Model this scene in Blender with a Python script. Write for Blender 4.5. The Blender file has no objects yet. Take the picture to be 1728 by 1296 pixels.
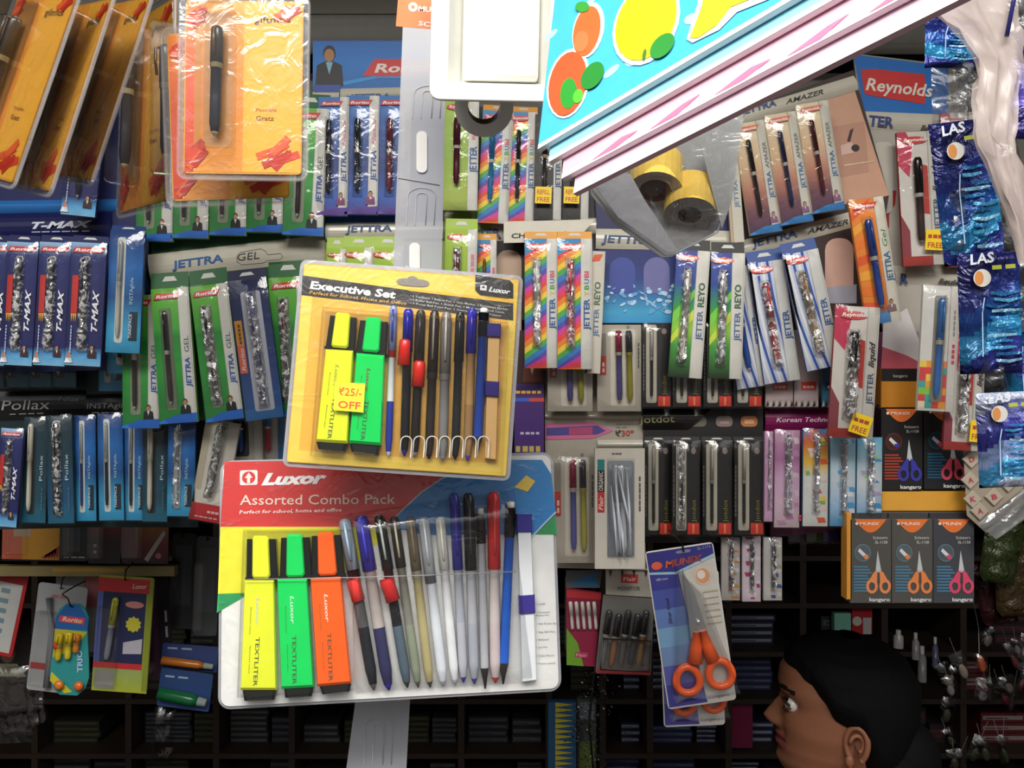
import bpy, bmesh, math, random
from mathutils import Vector, Matrix
random.seed(11)
# ------------------------------------------------------------ camera, sky, daylight, exposure
F = 1496.0                       # focal length in pixels of the 1728 x 1296 frame
CAMZ = 1.6
scene = bpy.context.scene
cam_data = bpy.data.cameras.new('camera')
cam_data.sensor_width = 36.0
cam_data.lens = 36.0 * F / 1728
cam_data.clip_start = 0.03
cam = bpy.data.objects.new('camera', cam_data)
cam.location = (0, 0, CAMZ)
cam.rotation_euler = (math.radians(90), 0, 0)
scene.collection.objects.link(cam)
scene.camera = cam
world = bpy.data.worlds.new('overcast_sky')
scene.world = world
world.use_nodes = True
wn = world.node_tree.nodes; wl = world.node_tree.links
wn.clear()
wo = wn.new('ShaderNodeOutputWorld'); wb = wn.new('ShaderNodeBackground')
tc = wn.new('ShaderNodeTexCoord'); sx = wn.new('ShaderNodeSeparateXYZ')
mr = wn.new('ShaderNodeMapRange'); cr = wn.new('ShaderNodeValToRGB')
mr.inputs['From Min'].default_value = -0.5; mr.inputs['From Max'].default_value = 1.0
wl.new(tc.outputs['Generated'], sx.inputs[0]); wl.new(sx.outputs['Z'], mr.inputs['Value'])
wl.new(mr.outputs[0], cr.inputs[0]); wl.new(cr.outputs[0], wb.inputs['Color'])
e = cr.color_ramp.elements
e[0].position = 0.0; e[0].color = (0.07, 0.06, 0.055, 1)
e[1].position = 1.0; e[1].color = (1.0, 0.99, 0.97, 1)
for p, c in ((0.32, (0.07, 0.065, 0.06, 1)), (0.50, (0.13, 0.125, 0.12, 1)), (0.66, (0.95, 0.95, 0.95, 1))):
    k = e.new(p); k.color = c
wb.inputs['Strength'].default_value = 1.3
wl.new(wb.outputs[0], wo.inputs[0])
def area(name, loc, rot, sx_, sy_, power, col):
    l = bpy.data.lights.new(name, 'AREA'); l.shape = 'RECTANGLE'; l.size = sx_; l.size_y = sy_
    l.energy = power; l.color = col
    o = bpy.data.objects.new(name, l); o.location = loc; o.rotation_euler = rot
    scene.collection.objects.link(o); return o
# daylight falling through the open street front of the stall, above and behind the photographer
area('street_daylight', (-0.1, -0.45, 2.72), (math.radians(48), 0, 0), 1.6, 0.5, 27.0, (1.0, 0.965, 0.90))
vs = scene.view_settings
vs.view_transform = 'Standard'; vs.look = 'None'; vs.gamma = 1.0; vs.use_curve_mapping = False
vs.exposure = 0.74
scene.cycles.transparent_max_bounces = 24
scene.cycles.max_bounces = 8
# ------------------------------------------------------------ colours and materials
def lin(c):
    return tuple((x / 12.92 if x <= 0.04045 else ((x + 0.055) / 1.055) ** 2.4) for x in c)
def hx(s):
    if not isinstance(s, str): return s
    return lin(tuple(int(s[i:i + 2], 16) / 255 for i in (0, 2, 4)))
def mixc(a, b, t):
    a = hx(a); b = hx(b); return tuple(a[i] * (1 - t) + b[i] * t for i in range(3))
MATS = {}
def M(fin):
    if fin in MATS: return MATS[fin]
    m = bpy.data.materials.new(fin + '_material'); m.use_nodes = True
    n = m.node_tree.nodes; l = m.node_tree.links; n.clear()
    out = n.new('ShaderNodeOutputMaterial')
    tco = n.new('ShaderNodeTexCoord')
    def noise(scale, detail=3, dist=0.0):
        t = n.new('ShaderNodeTexNoise'); t.inputs['Scale'].default_value = scale
        t.inputs['Detail'].default_value = detail; t.inputs['Distortion'].default_value = dist
        l.new(tco.outputs['Object'], t.inputs['Vector']); return t
    def bump(src, strength, dist):
        b = n.new('ShaderNodeBump'); b.inputs['Strength'].default_value = strength
        b.inputs['Distance'].default_value = dist; l.new(src, b.inputs['Height']); return b
    if fin in ('film', 'crinkle', 'blister', 'bag'):
        tr = n.new('ShaderNodeBsdfTransparent'); gl = n.new('ShaderNodeBsdfGlossy')
        mx = n.new('ShaderNodeMixShader'); fr = n.new('ShaderNodeFresnel')
        base, rough, tint = {'film': (0.03, 0.10, 0.985), 'crinkle': (0.34, 0.16, 0.97),
                             'blister': (0.035, 0.07, 0.975), 'bag': (0.10, 0.16, 0.86)}[fin]
        tr.inputs[0].default_value = (tint, tint, tint, 1)
        gl.inputs['Roughness'].default_value = rough
        ns = noise({'film': 45, 'crinkle': 45, 'blister': 18, 'bag': 30}[fin], 3, 1.2)
        bp = bump(ns.outputs[0], {'film': 0.35, 'crinkle': 0.9, 'blister': 0.05, 'bag': 0.9}[fin], 0.004)
        l.new(bp.outputs[0], gl.inputs['Normal']); l.new(bp.outputs[0], fr.inputs['Normal'])
        fr.inputs['IOR'].default_value = 1.4
        ad = n.new('ShaderNodeMath'); ad.operation = 'ADD'; ad.use_clamp = True
        ad.inputs[1].default_value = base
        cl = n.new('ShaderNodeMath'); cl.operation = 'MINIMUM'; cl.inputs[1].default_value = 0.42
        l.new(fr.outputs[0], ad.inputs[0]); l.new(ad.outputs[0], cl.inputs[0]); l.new(cl.outputs[0], mx.inputs[0])
        l.new(tr.outputs[0], mx.inputs[1]); l.new(gl.outputs[0], mx.inputs[2])
        if fin == 'crinkle':
            df = n.new('ShaderNodeBsdfDiffuse'); df.inputs[0].default_value = (.85, .85, .86, 1); m2 = n.new('ShaderNodeMixShader')  # white patches by noise, painted into the film as glints
            n3 = noise(90, 3, 1.5); r3 = n.new('ShaderNodeMapRange'); r3.inputs['From Min'].default_value = .5; r3.inputs['From Max'].default_value = .62; r3.inputs['To Max'].default_value = .55
            l.new(n3.outputs[0], r3.inputs['Value']); l.new(r3.outputs[0], m2.inputs[0]); l.new(mx.outputs[0], m2.inputs[1]); l.new(df.outputs[0], m2.inputs[2]); mx = m2
        l.new(mx.outputs[0], out.inputs[0])
    elif fin in ('frost', 'milky', 'smoke', 'pinkbag'):
        tr = n.new('ShaderNodeBsdfTransparent'); pb = n.new('ShaderNodeBsdfPrincipled')
        mx = n.new('ShaderNodeMixShader')
        fac, col = {'frost': (0.62, (0.50, 0.51, 0.55)), 'milky': (0.16, (0.62, 0.60, 0.60)),
                    'smoke': (0.74, (0.33, 0.34, 0.34)), 'pinkbag': (0.66, (0.56, 0.47, 0.44))}[fin]
        ns = noise(25, 3); rp = n.new('ShaderNodeMapRange')
        rp.inputs['To Min'].default_value = fac - 0.08; rp.inputs['To Max'].default_value = fac + 0.08
        l.new(ns.outputs[0], rp.inputs['Value']); l.new(rp.outputs[0], mx.inputs[0])
        pb.inputs['Base Color'].default_value = (*col, 1); pb.inputs['Roughness'].default_value = 0.28
        l.new(tr.outputs[0], mx.inputs[1]); l.new(pb.outputs[0], mx.inputs[2]); l.new(mx.outputs[0], out.inputs[0])
    else:
        pb = n.new('ShaderNodeBsdfPrincipled'); at_ = n.new('ShaderNodeAttribute'); at_.attribute_name = 'Col'
        ns = noise({'card': 60, 'gloss': 50, 'foilbag': 30, 'wood': 12, 'hair': 9, 'skin': 40}.get(fin, 40), 4)
        rp = n.new('ShaderNodeMapRange'); rp.inputs['To Min'].default_value = 0.90 if fin != 'wood' else 0.6
        rp.inputs['To Max'].default_value = 1.08
        l.new(ns.outputs[0], rp.inputs['Value'])
        mu = n.new('ShaderNodeVectorMath'); mu.operation = 'SCALE'
        l.new(at_.outputs['Color'], mu.inputs[0]); l.new(rp.outputs[0], mu.inputs['Scale'])
        l.new(mu.outputs[0], pb.inputs['Base Color'])
        pb.inputs['Roughness'].default_value = {'card': 0.5, 'gloss': 0.22, 'metal': 0.28, 'foilbag': 0.22, 'matte': 0.8,
                                                'wood': 0.6, 'hair': 0.8, 'skin': 0.55, 'cloth': 0.8}.get(fin, 0.5)
        if fin == 'metal': pb.inputs['Metallic'].default_value = 0.85
        if fin == 'foilbag':
            pb.inputs['Metallic'].default_value = 0.25
            n2 = noise(22, 4, 2.0); bp = bump(n2.outputs[0], 0.9, 0.012); l.new(bp.outputs[0], pb.inputs['Normal'])
        if fin == 'hair':
            pb.inputs['Specular IOR Level'].default_value = 0.15
            w = n.new('ShaderNodeTexWave'); w.inputs['Scale'].default_value = 60; w.inputs['Distortion'].default_value = 4
            l.new(tco.outputs['Object'], w.inputs['Vector']); bp = bump(w.outputs[1], 0.08, 0.002); l.new(bp.outputs[0], pb.inputs['Normal'])
        if fin == 'skin':
            pb.inputs['Subsurface Weight'].default_value = 0.1; pb.inputs['Subsurface Scale'].default_value = 0.01
        if fin == 'wood':
            n2 = noise(30, 4, 1.0); bp = bump(n2.outputs[0], 0.3, 0.003); l.new(bp.outputs[0], pb.inputs['Normal'])
        l.new(pb.outputs[0], out.inputs[0])
    MATS[fin] = m; return m
# ------------------------------------------------------------ lettering
_tc = {}
def glyph(s, bold=0.0, shear=0.0):
    key = (s, bold, shear)
    if key in _tc: return _tc[key]
    cu = bpy.data.curves.new('t', 'FONT'); cu.body = s; cu.size = 1.0; cu.offset = bold; cu.shear = shear
    cu.resolution_u = 2 if len(s) < 22 else 1
    ob = bpy.data.objects.new('t', cu)
    me = bpy.data.meshes.new_from_object(ob)
    vs_ = [(v.co.x, v.co.y) for v in me.vertices]; fs = [tuple(p.vertices) for p in me.polygons]
    bpy.data.objects.remove(ob); bpy.data.meshes.remove(me); bpy.data.curves.remove(cu)
    if vs_:
        x0 = min(v[0] for v in vs_); x1 = max(v[0] for v in vs_)
    else: x0 = 0; x1 = 1
    _tc[key] = (vs_, fs, x0, x1); return _tc[key]
# ------------------------------------------------------------ mesh builder: x right, y down, z to the viewer, in photo pixels at the thing's distance
class MB:
    def __init__(s): s.v = []; s.f = []; s.c = []; s.m = []; s.sm = []
    def face(s, idx, cols, fin, smooth=False):
        s.f.append(tuple(idx)); s.m.append(fin); s.sm.append(smooth)
        if isinstance(cols, list): s.c.append([hx(c) for c in cols])
        else:
            c = hx(cols); s.c.append([c] * len(idx))
    def poly(s, pts, z, col, fin='card'):
        b = len(s.v)
        s.v += [(p[0], p[1], z if len(p) == 2 else p[2]) for p in pts]
        s.face(range(b, b + len(pts)), col, fin); return s
    def rect(s, x0, y0, x1, y1, z, col, fin='card'):
        return s.poly([(x0, y0), (x0, y1), (x1, y1), (x1, y0)], z, col, fin)
    def grad(s, x0, y0, x1, y1, z, stops, fin='card'):
        for (t0, c0), (t1, c1) in zip(stops[:-1], stops[1:]):
            a = y0 + (y1 - y0) * t0; b = y0 + (y1 - y0) * t1
            s.poly([(x0, a), (x0, b), (x1, b), (x1, a)], z, [c0, c1, c1, c0], fin)
        return s
    def prism(s, pts, z0, z1, col, fin='card', bev=0.0, side=None):
        n = len(pts); b = len(s.v); side = side or col
        cx = sum(p[0] for p in pts) / n; cy = sum(p[1] for p in pts) / n
        s.v += [(p[0], p[1], z0) for p in pts]
        s.v += [(p[0], p[1], z1 - bev) for p in pts]
        for i in range(n):
            j = (i + 1) % n; s.face((b + i, b + j, b + n + j, b + n + i), side, fin)
        top = b + n
        if bev:
            L = [max(1e-6, math.hypot(p[0] - cx, p[1] - cy)) for p in pts]
            s.v += [(p[0] + (cx - p[0]) / l * bev * 1.2, p[1] + (cy - p[1]) / l * bev * 1.2, z1) for p, l in zip(pts, L)]
            for i in range(n):
                j = (i + 1) % n; s.face((b + n + i, b + n + j, b + 2 * n + j, b + 2 * n + i), col, fin)
            top = b + 2 * n
        s.face(range(top, top + n), col, fin)
        s.face(range(b + n - 1, b - 1, -1), side, fin); return s
    def box(s, x0, y0, x1, y1, z0, z1, col, fin='card', bev=0.0, side=None):
        return s.prism([(x0, y0), (x0, y1), (x1, y1), (x1, y0)], z0, z1, col, fin, bev, side)
    def lathe(s, p0, p1, prof, fin='gloss', n=12):
        # prof: (t, radius, colour) rings along the axis p0 -> p1
        a = Vector(p0); d = Vector(p1) - a; L = d.length; d = d / L
        u = d.cross(Vector((0, 0, 1)))
        if u.length < 1e-3: u = d.cross(Vector((1, 0, 0)))
        u.normalize(); w = d.cross(u)
        b = len(s.v)
        for t, r, c in prof:
            o = a + d * (L * t)
            for i in range(n):
                q = 2 * math.pi * i / n
                s.v.append(tuple(o + (u * math.cos(q) + w * math.sin(q)) * r))
        for k in range(len(prof) - 1):
            for i in range(n):
                j = (i + 1) % n
                s.face((b + k * n + i, b + k * n + j, b + (k + 1) * n + j, b + (k + 1) * n + i), prof[k + 1][2], fin, True)
        s.face(range(b, b + n), prof[0][2], fin)
        s.face(range(b + (len(prof) - 1) * n, b + len(prof) * n), prof[-1][2], fin); return s
    def tube(s, pts, r, col, fin='gloss', n=8, closed=False):
        pts = [Vector(p) for p in pts]; m = len(pts); b = len(s.v); pu = None
        for k in range(m):
            if closed: t = pts[(k + 1) % m] - pts[k - 1]
            else: t = pts[min(k + 1, m - 1)] - pts[max(k - 1, 0)]
            t.normalize()
            u = (pu - t * pu.dot(t)) if pu is not None else t.cross(Vector((0.1, 0.2, 1)))
            u.normalize(); pu = u; w = t.cross(u)
            rr = r[k] if isinstance(r, (list, tuple)) else r
            for i in range(n):
                q = 2 * math.pi * i / n; s.v.append(tuple(pts[k] + (u * math.cos(q) + w * math.sin(q)) * rr))
        for k in range(m if closed else m - 1):
            k2 = (k + 1) % m
            for i in range(n):
                j = (i + 1) % n; s.face((b + k * n + i, b + k * n + j, b + k2 * n + j, b + k2 * n + i), col, fin, True)
        if not closed:
            s.face(range(b, b + n), col, fin); s.face(range(b + (m - 1) * n, b + m * n), col, fin)
        return s
    def ell(s, cx, cy, rx, ry, z, col, fin='card', rot=0, n=18):
        c, q = math.cos(rot), math.sin(rot)
        return s.poly([(cx + rx * math.cos(-a) * c - ry * math.sin(-a) * q, cy + rx * math.cos(-a) * q + ry * math.sin(-a) * c)
                       for a in (2 * math.pi * i / n for i in range(n))], z, col, fin)
    def ball(s, c, rx, ry, rz, col, fin='gloss', nu=14, nv=9):
        b = len(s.v)
        for k in range(nv + 1):
            p = math.pi * k / nv
            for i in range(nu):
                q = 2 * math.pi * i / nu
                s.v.append((c[0] + rx * math.sin(p) * math.cos(q), c[1] + ry * math.cos(p), c[2] + rz * math.sin(p) * math.sin(q)))
        for k in range(nv):
            for i in range(nu):
                j = (i + 1) % nu; s.face((b + k * nu + i, b + k * nu + j, b + (k + 1) * nu + j, b + (k + 1) * nu + i), col, fin, True)
        return s
    def text(s, t, p0, p1, h, z, col, bold=0.0, shear=0.0, fin='card'):
        # baseline from p0 to p1 (fitted to that width), capital height h
        if t[0] == '~':           # print too small to read in the photo: a row of short word marks
            R = random.Random(len(t) * 7 + int(t[1:] or 3)); n_ = int(t[1:] or 3); dx, dy = p1[0] - p0[0], p1[1] - p0[1]; W_ = math.hypot(dx, dy); ux, uy = dx / W_, dy / W_; q = 0
            for k in range(n_):
                w_ = 1 / n_ * R.uniform(.6, .9); a_, b_ = q * W_, (q + w_) * W_; q += 1 / n_; hh = h * .75
                s.poly([(p0[0] + ux * X - uy * -Y, p0[1] + uy * X - ux * Y) for X, Y in ((a_, hh), (a_, h * .1), (b_, h * .1), (b_, hh))], z, col, fin)
            return s
        vs_, fs, x0, x1 = glyph(t, bold, shear)
        if not fs: return s
        dx, dy = p1[0] - p0[0], p1[1] - p0[1]; W_ = math.hypot(dx, dy) or 1
        ux, uy = dx / W_, dy / W_; k = W_ / (x1 - x0); g = h / 0.72; b = len(s.v)
        for x, y in vs_:
            X = (x - x0) * k; Y = y * g
            s.v.append((p0[0] + ux * X + uy * Y, p0[1] + uy * X - ux * Y, z))
        for f in fs: s.face([b + i for i in f], col, fin)
        return s
    def sheet(s, pts, nx, ny, z, amp, fin, seed=0, edge=None, col='ffffff', freq=1.0):
        # rumpled sheet over a quad given TL, TR, BR, BL
        R = random.Random(seed); b = len(s.v); ph = [R.uniform(0, 6.3) for _ in range(8)]
        for j in range(ny + 1):
            for i in range(nx + 1):
                u, v = i / nx, j / ny
                x = (pts[0][0] * (1 - u) + pts[1][0] * u) * (1 - v) + (pts[3][0] * (1 - u) + pts[2][0] * u) * v
                y = (pts[0][1] * (1 - u) + pts[1][1] * u) * (1 - v) + (pts[3][1] * (1 - u) + pts[2][1] * u) * v
                zz = z + amp * (0.5 * math.sin(9 * u * freq + ph[0] + 3 * v) + 0.5 * math.sin(17 * v * freq + ph[1] + 4 * u) + R.uniform(-0.6, 0.6))
                if edge is not None and (i in (0, nx) or j in (0, ny)): zz = edge
                s.v.append((x, y, zz))
        for j in range(ny):
            for i in range(nx):
                a = b + j * (nx + 1) + i
                s.face((a, a + nx + 1, a + nx + 2, a + 1), col(( i + .5) / nx, (j + .5) / ny) if callable(col) else col, fin, True)
        return s
    def build(s, name, parent, scale, loc=None):
        me = bpy.data.meshes.new(name)
        me.from_pydata([(x * scale, -z * scale, -y * scale) for x, y, z in s.v], [], s.f)
        fins = sorted(set(s.m)); ix = {f: i for i, f in enumerate(fins)}
        for f in fins: me.materials.append(M(f))
        me.polygons.foreach_set('material_index', [ix[f] for f in s.m])
        me.polygons.foreach_set('use_smooth', s.sm)
        at_ = me.color_attributes.new('Col', 'FLOAT_COLOR', 'CORNER')
        flat = []
        for cs in s.c:
            for c in cs: flat += [c[0], c[1], c[2], 1.0]
        at_.data.foreach_set('color', flat)
        me.update()
        o = bpy.data.objects.new(name, me); scene.collection.objects.link(o)
        if parent is not None: o.parent = parent
        if loc is not None: o.location = loc
        return o
# ------------------------------------------------------------ placing
def ray(px, py): return Vector(((px - 864) / F, 1.0, -(py - 648) / F))
def at(px, py, d):
    r = ray(px, py); return Vector((r.x * d, d, CAMZ + r.z * d))
ORI = Vector((0, 0, CAMZ))
class P:
    """a flat-backed thing: local x right, y down, z to the viewer, in pixels at its distance"""
    def __init__(s, name, label, cat, d, center=None, w=0, h=0, th=0.0, quad=None, group=None, yaw=0, pitch=0, kind=None, tilt=0.0):
        s.s = d / F; s.d = d
        if quad is not None:
            r = [ray(*q) for q in quad]           # TL TR BR BL of a rectangle in the picture
            A = Matrix(((r[1].x, -r[2].x, r[3].x), (r[1].y, -r[2].y, r[3].y), (r[1].z, -r[2].z, r[3].z)))
            t = A.inverted() @ r[0]
            p = [r[0], r[1] * t[0], r[2] * t[1], r[3] * t[2]]
            X = (p[1] + p[2]) - (p[0] + p[3]); Y = (p[2] + p[3]) - (p[0] + p[1])
            N1 = Y.cross(X).normalized(); N = (N1 * tilt + Vector((0, -1, 0)) * (1 - tilt)).normalized()
            c = (r[0] + r[1] + r[2] + r[3]) / 4; c = c * (d / c.y)
            p = [q * (c.dot(N) / q.dot(N)) for q in r]; c = (p[0] + p[1] + p[2] + p[3]) / 4
            X = ((p[1] + p[2]) - (p[0] + p[3])) / 2; Y = ((p[2] + p[3]) - (p[0] + p[1])) / 2
            s.w = X.length / s.s; s.h = Y.length / s.s
            Xo = X.normalized(); Yo = Y.normalized(); bis = (Xo + Yo).normalized(); per = (Xo - Yo); per = (per - bis * per.dot(bis)).normalized()
            X = (bis + per).normalized(); Y = (bis - per).normalized(); N = Y.cross(X).normalized()
            s.c = c + ORI
            R = Matrix((X, -N, -Y)).transposed()
        else:
            s.c = at(center[0], center[1], d); s.w = w; s.h = h
            R = (Matrix.Rotation(math.radians(-th), 3, 'Y') @ Matrix.Rotation(math.radians(yaw), 3, 'Z') @ Matrix.Rotation(math.radians(pitch), 3, 'X'))
            X = R @ Vector((1, 0, 0)); N = R @ Vector((0, -1, 0)); Y = R @ Vector((0, 0, -1))
        s.X, s.Y, s.N = X, Y, N
        o = bpy.data.objects.new(name, None); scene.collection.objects.link(o)
        o.empty_display_size = 0.02
        o.matrix_world = Matrix.Translation(s.c) @ R.to_4x4()
        o['label'] = label
        if cat: o['category'] = cat
        if group: o['group'] = group
        if kind: o['kind'] = kind
        s.o = o
    def L(s, *pt):
        """photo pixel -> local point on the thing's own plane"""
        out = []
        for p in (pt[0] if len(pt) == 1 and isinstance(pt[0], (list,)) else pt):
            r = ray(*p); t = (s.c - ORI).dot(s.N) / r.dot(s.N); q = ORI + r * t - s.c
            out.append((q.dot(s.X) / s.s, q.dot(s.Y) / s.s))
        return out
    def B(s, mb, name, parent=None, label=None):
        o = mb.build(name, parent or s.o, s.s)
        if label: o['label'] = label
        return o
def rrect(x0, y0, x1, y1, r, n=4):
    pts = []
    for cx, cy, a0 in ((x1 - r, y0 + r, -90), (x1 - r, y1 - r, 0), (x0 + r, y1 - r, 90), (x0 + r, y0 + r, 180)):
        for k in range(n + 1):
            a = math.radians(a0 + 90 * k / n); pts.append((cx + r * math.cos(a), cy + r * math.sin(a)))
    return pts[::-1]
def pen_obj(p, x0, y0, x1, y1, r, body='222222', cap=None, tip='888888', z=None, capfrac=0.42, parent=None, clear=False, name='pen', band='dddddd', clipc=None, grip=None):
    """a pen from (x0,y0) top to (x1,y1) bottom with cap and clip as sub-parts"""
    z = r + 1 if z is None else z
    cap = cap or body
    X = lambda t: (x0 + (x1 - x0) * t, y0 + (y1 - y0) * t, z)
    m = MB()
    bf = 'gloss'
    prof = [(0, r * .82, body), (.5, r * .85, body), (.84, r * .85, grip or body), (.95, r * .6, grip or body), (.965, r * .45, tip), (1, r * .12, tip)]
    m.lathe(X(capfrac * .9), X(1), prof, bf, 10)
    if band: m.lathe(X(capfrac), X(capfrac + .045), [(0, r * .98, band), (1, r * .98, band)], 'gloss', 10)
    b = p.B(m, name, parent)
    c = MB(); c.lathe(X(0), X(capfrac), [(0, r * .5, cap), (.04, r * .82, cap), (.12, r * .95, cap), (1, r, cap)], 'gloss', 10)
    p.B(c, 'cap', b)
    k = MB(); cc = clipc or cap
    a = X(.03); e = X(capfrac * .8)
    k.tube([(a[0], a[1], z + r * .8), (a[0], a[1] + 1, z + r * 1.45), ((a[0] + e[0]) / 2, (a[1] + e[1]) / 2, z + r * 1.5), (e[0], e[1], z + r * 1.25)], r * .22, cc, 'gloss', 6)
    p.B(k, 'clip', b)
    return b
def bust(m, cx, cy, h, z, suit='15151c', shirt='cfe0ea', skin='b98058'):
    """small printed portrait of a person: head, shoulders"""
    m.poly([(cx - h * .36, cy + h * .5), (cx + h * .36, cy + h * .5), (cx + h * .32, cy - h * .02), (cx + h * .12, cy - h * .12), (cx - h * .12, cy - h * .12), (cx - h * .32, cy - h * .02)], z, suit)
    m.poly([(cx - h * .09, cy - h * .1), (cx, cy + h * .22), (cx + h * .09, cy - h * .1)], z + .3, shirt)
    m.ell(cx, cy - h * .33, h * .16, h * .2, z + .5, '1a1210')
    m.ell(cx, cy - h * .27, h * .13, h * .17, z + .8, skin)
# ------------------------------------------------------------ pen sleeves hanging on the display cards
def sleeve(name, label, cx, cy, w, h, th, d, group=None, bg='2a9a35', bgdraw=None, strip='d8d6cf', sw=0.30, words=(), logo=None,
           pen=None, win=None, foot=None, man=None, shiny=0, seed=0, flap=None, tag=None, wrap='film', edge=None, extra=None, cat='pen pack', yaw=0):
    p = P(name, label, cat, d, (cx, cy), w, h, th, group=group, yaw=yaw)
    a, b = -w / 2, w / 2; t, u = -h / 2, h / 2
    xs = b - w * sw if strip else b                      # where the side strip starts
    m = MB()
    m.box(a, t, b, u, -7, 0, edge or (bg if isinstance(bg, str) else bg[0][1]))
    if isinstance(bg, str): m.rect(a, t, xs, u, .4, bg)
    else: m.grad(a, t, xs, u, .4, bg)
    if bgdraw: bgdraw(m, a, t, xs, u)
    if foot: m.poly([(a, u), (b, u), (b, u - h * .07), (a + w * .45, u - h * .06), (a, u - h * .015)], 2.4 if strip else 1.0, foot)
    if win:
        wx0, wx1, wy0, wy1, wc = win
        m.prism(rrect(a + w * wx0, t + h * wy0, a + w * wx1, t + h * wy1, w * .07, 3), .5, 1.0, wc)
    if strip:
        m.box(xs, t, b, u, 0, 2.0, strip)
        m.rect(b - w * .045, t, b - w * .02, u, 2.3, mixc(strip, '888888', .35)); m.rect(xs, t, xs + w * .015, u, 2.3, mixc(strip, '777777', .4))
    for (s_, col, c0, c1, hh, bd, sh, *ox) in words:      # vertical words, reading upwards
        x = (xs + b) / 2 + w * (ox[0] if ox else 0) + hh / 2
        m.text(s_, (x, t + h * c1), (x, t + h * c0), hh, 2.7, col, bd, sh)
    if logo:
        s_, lc, kind = logo; lx1 = min(xs, b - w * .12); lh = w * .17
        y0 = t + h * .035
        if kind == 'slant': m.poly([(a + w * .06, y0 + lh), (lx1, y0 + lh * .9), (lx1 + w * .1, y0), (a + w * .14, y0 + lh * .1)], 2.8, lc)
        else: m.ell((a + lx1) / 2 + w * .03, y0 + lh * .6, w * .33, lh * .55, 2.8, lc)
        m.text(s_, (a + w * .14, y0 + lh * .8), (lx1, y0 + lh * .72), lh * .5, 3.2, 'ffffff', .02, .2)
    if man: bust(m, man[0] * w + a, man[1] * h + t, man[2] * w, 3.0, *man[3:])
    if extra: extra(m, a, t, b, u, w, h)
    p.B(m, 'card')
    if flap:
        f = MB(); f.poly([(a, t, -1), (b, t, -1), (b, t - h * flap[1], -6), (a, t - h * flap[1], -6)], 0, flap[0])
        f.poly([(a + w * .3, t - h * flap[1] * .45, -3), (a + w * .7, t - h * flap[1] * .45, -3), (a + w * .62, t - h * flap[1] * .75, -4), (a + w * .38, t - h * flap[1] * .75, -4)], 0, 'c9c9c4')
        p.B(f, 'hanging_flap')
    if pen:
        x0, y0, x1, y1, r = a + w * pen[0], t + h * pen[1], a + w * pen[2], t + h * pen[3], w * pen[4]
        kw = pen[5] if len(pen) > 5 else {}
        pen_obj(p, x0, y0, x1, y1, r, **kw)
        if shiny:
            fk = 'crinkle' if shiny >= 1 else 'film'; g = MB(); ww = w * .15
            g.sheet([(x0 - ww, y0 - 6), (x0 + ww, y0 - 6), (x1 + ww, y1 + 6), (x1 - ww, y1 + 6)], 5, 26, r * 2 + 3, 2.2 * shiny, fk, seed, edge=2.0)
            p.B(g, 'inner_wrapper')
    if wrap:
        g = MB(); g.sheet([(a - 1, t - 2), (b + 1, t - 2), (b + 2, u + 3), (a - 2, u + 3)], 4, 12, 9 if pen else 5, .8, wrap, seed + 5, edge=1.2)
        p.B(g, 'wrapper')
    if tag:
        g = MB(); tx, ty, tw, thh, rot, tt = tag
        x0, y0 = a + w * tx, t + h * ty
        c, q = math.cos(rot), math.sin(rot)
        R2 = lambda X, Y: (x0 + X * c - Y * q, y0 + X * q + Y * c)
        g.prism([R2(0, 0), R2(0, thh), R2(tw, thh), R2(tw, 0)], 11, 12, 'f4cf1c')
        for k, ln in enumerate(tt):
            yy = thh * (k + 1) / (len(tt) + .25)
            g.text(ln, R2(tw * .12, yy), R2(tw * .88, yy), thh / len(tt) * .55, 12.4, 'b5402a', .01)
        p.B(g, 'price_sticker', label='yellow FREE sticker')
    return p
RAIN = ['e8433a', 'f28a2a', 'f5d33a', '4fae4a', '2f7fc8', '5a4aa8', 'd83a9a']
def rainbow(m, a, t, b, u):
    W_ = b - a; H_ = u - t; n = 22; st = H_ / n * 1.25; rise = W_ * .75
    for k in range(-6, n + 3):
        y = t + H_ * .12 + k * st * .8
        pts = [(a, y), (a, y + st * .8), (b, y + st * .8 - rise), (b, y - rise)]
        q = [(x, min(max(yy, t), u)) for x, yy in pts]
        if abs(q[0][1] - q[1][1]) + abs(q[2][1] - q[3][1]) < .5: continue
        m.poly(q, 0.7, RAIN[k % 7])
    m.poly([(a, t), (a, t + H_ * .13), (b, t + H_ * .02), (b, t)], 1.0, '2f8fc8')
def stripes(m, a, t, b, u):
    W_ = b - a; H_ = u - t
    for k in range(-1, 6):
        x = a + W_ * (.1 + k * .22)
        pts = []
        for j in range(9):
            v = j / 8; xx = x - W_ * .35 + W_ * .55 * v * v + W_ * .12
            pts.append((min(max(xx, a), b), t + H_ * v))
        right = [(min(max(px_ + W_ * .11, a), b), py_) for px_, py_ in pts]
        for j in range(8):
            if right[j][0] - pts[j][0] + right[j + 1][0] - pts[j + 1][0] > .4:
                m.poly([pts[j], pts[j + 1], right[j + 1], right[j]], .8, '2f55a8' if k % 2 == 0 else 'e8eaee')
def greenblades(m, a, t, b, u):
    H_ = u - t; W_ = b - a
    m.grad(a, t, b, u, .7, [(0, '4a58a8'), (.25, '2a4a9a'), (.45, '2f9a4a'), (.62, '9ad03a'), (.75, '3f9a3a'), (1, '20301c')])
    m.poly([(a, t + H_ * .5), (b, t + H_ * .3), (b, t + H_ * .36), (a, t + H_ * .6)], .9, '7fd04a')
    m.poly([(a, t + H_ * .68), (b, t + H_ * .46), (b, t + H_ * .54), (a, t + H_ * .74)], .9, 'd0e04a')
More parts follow.
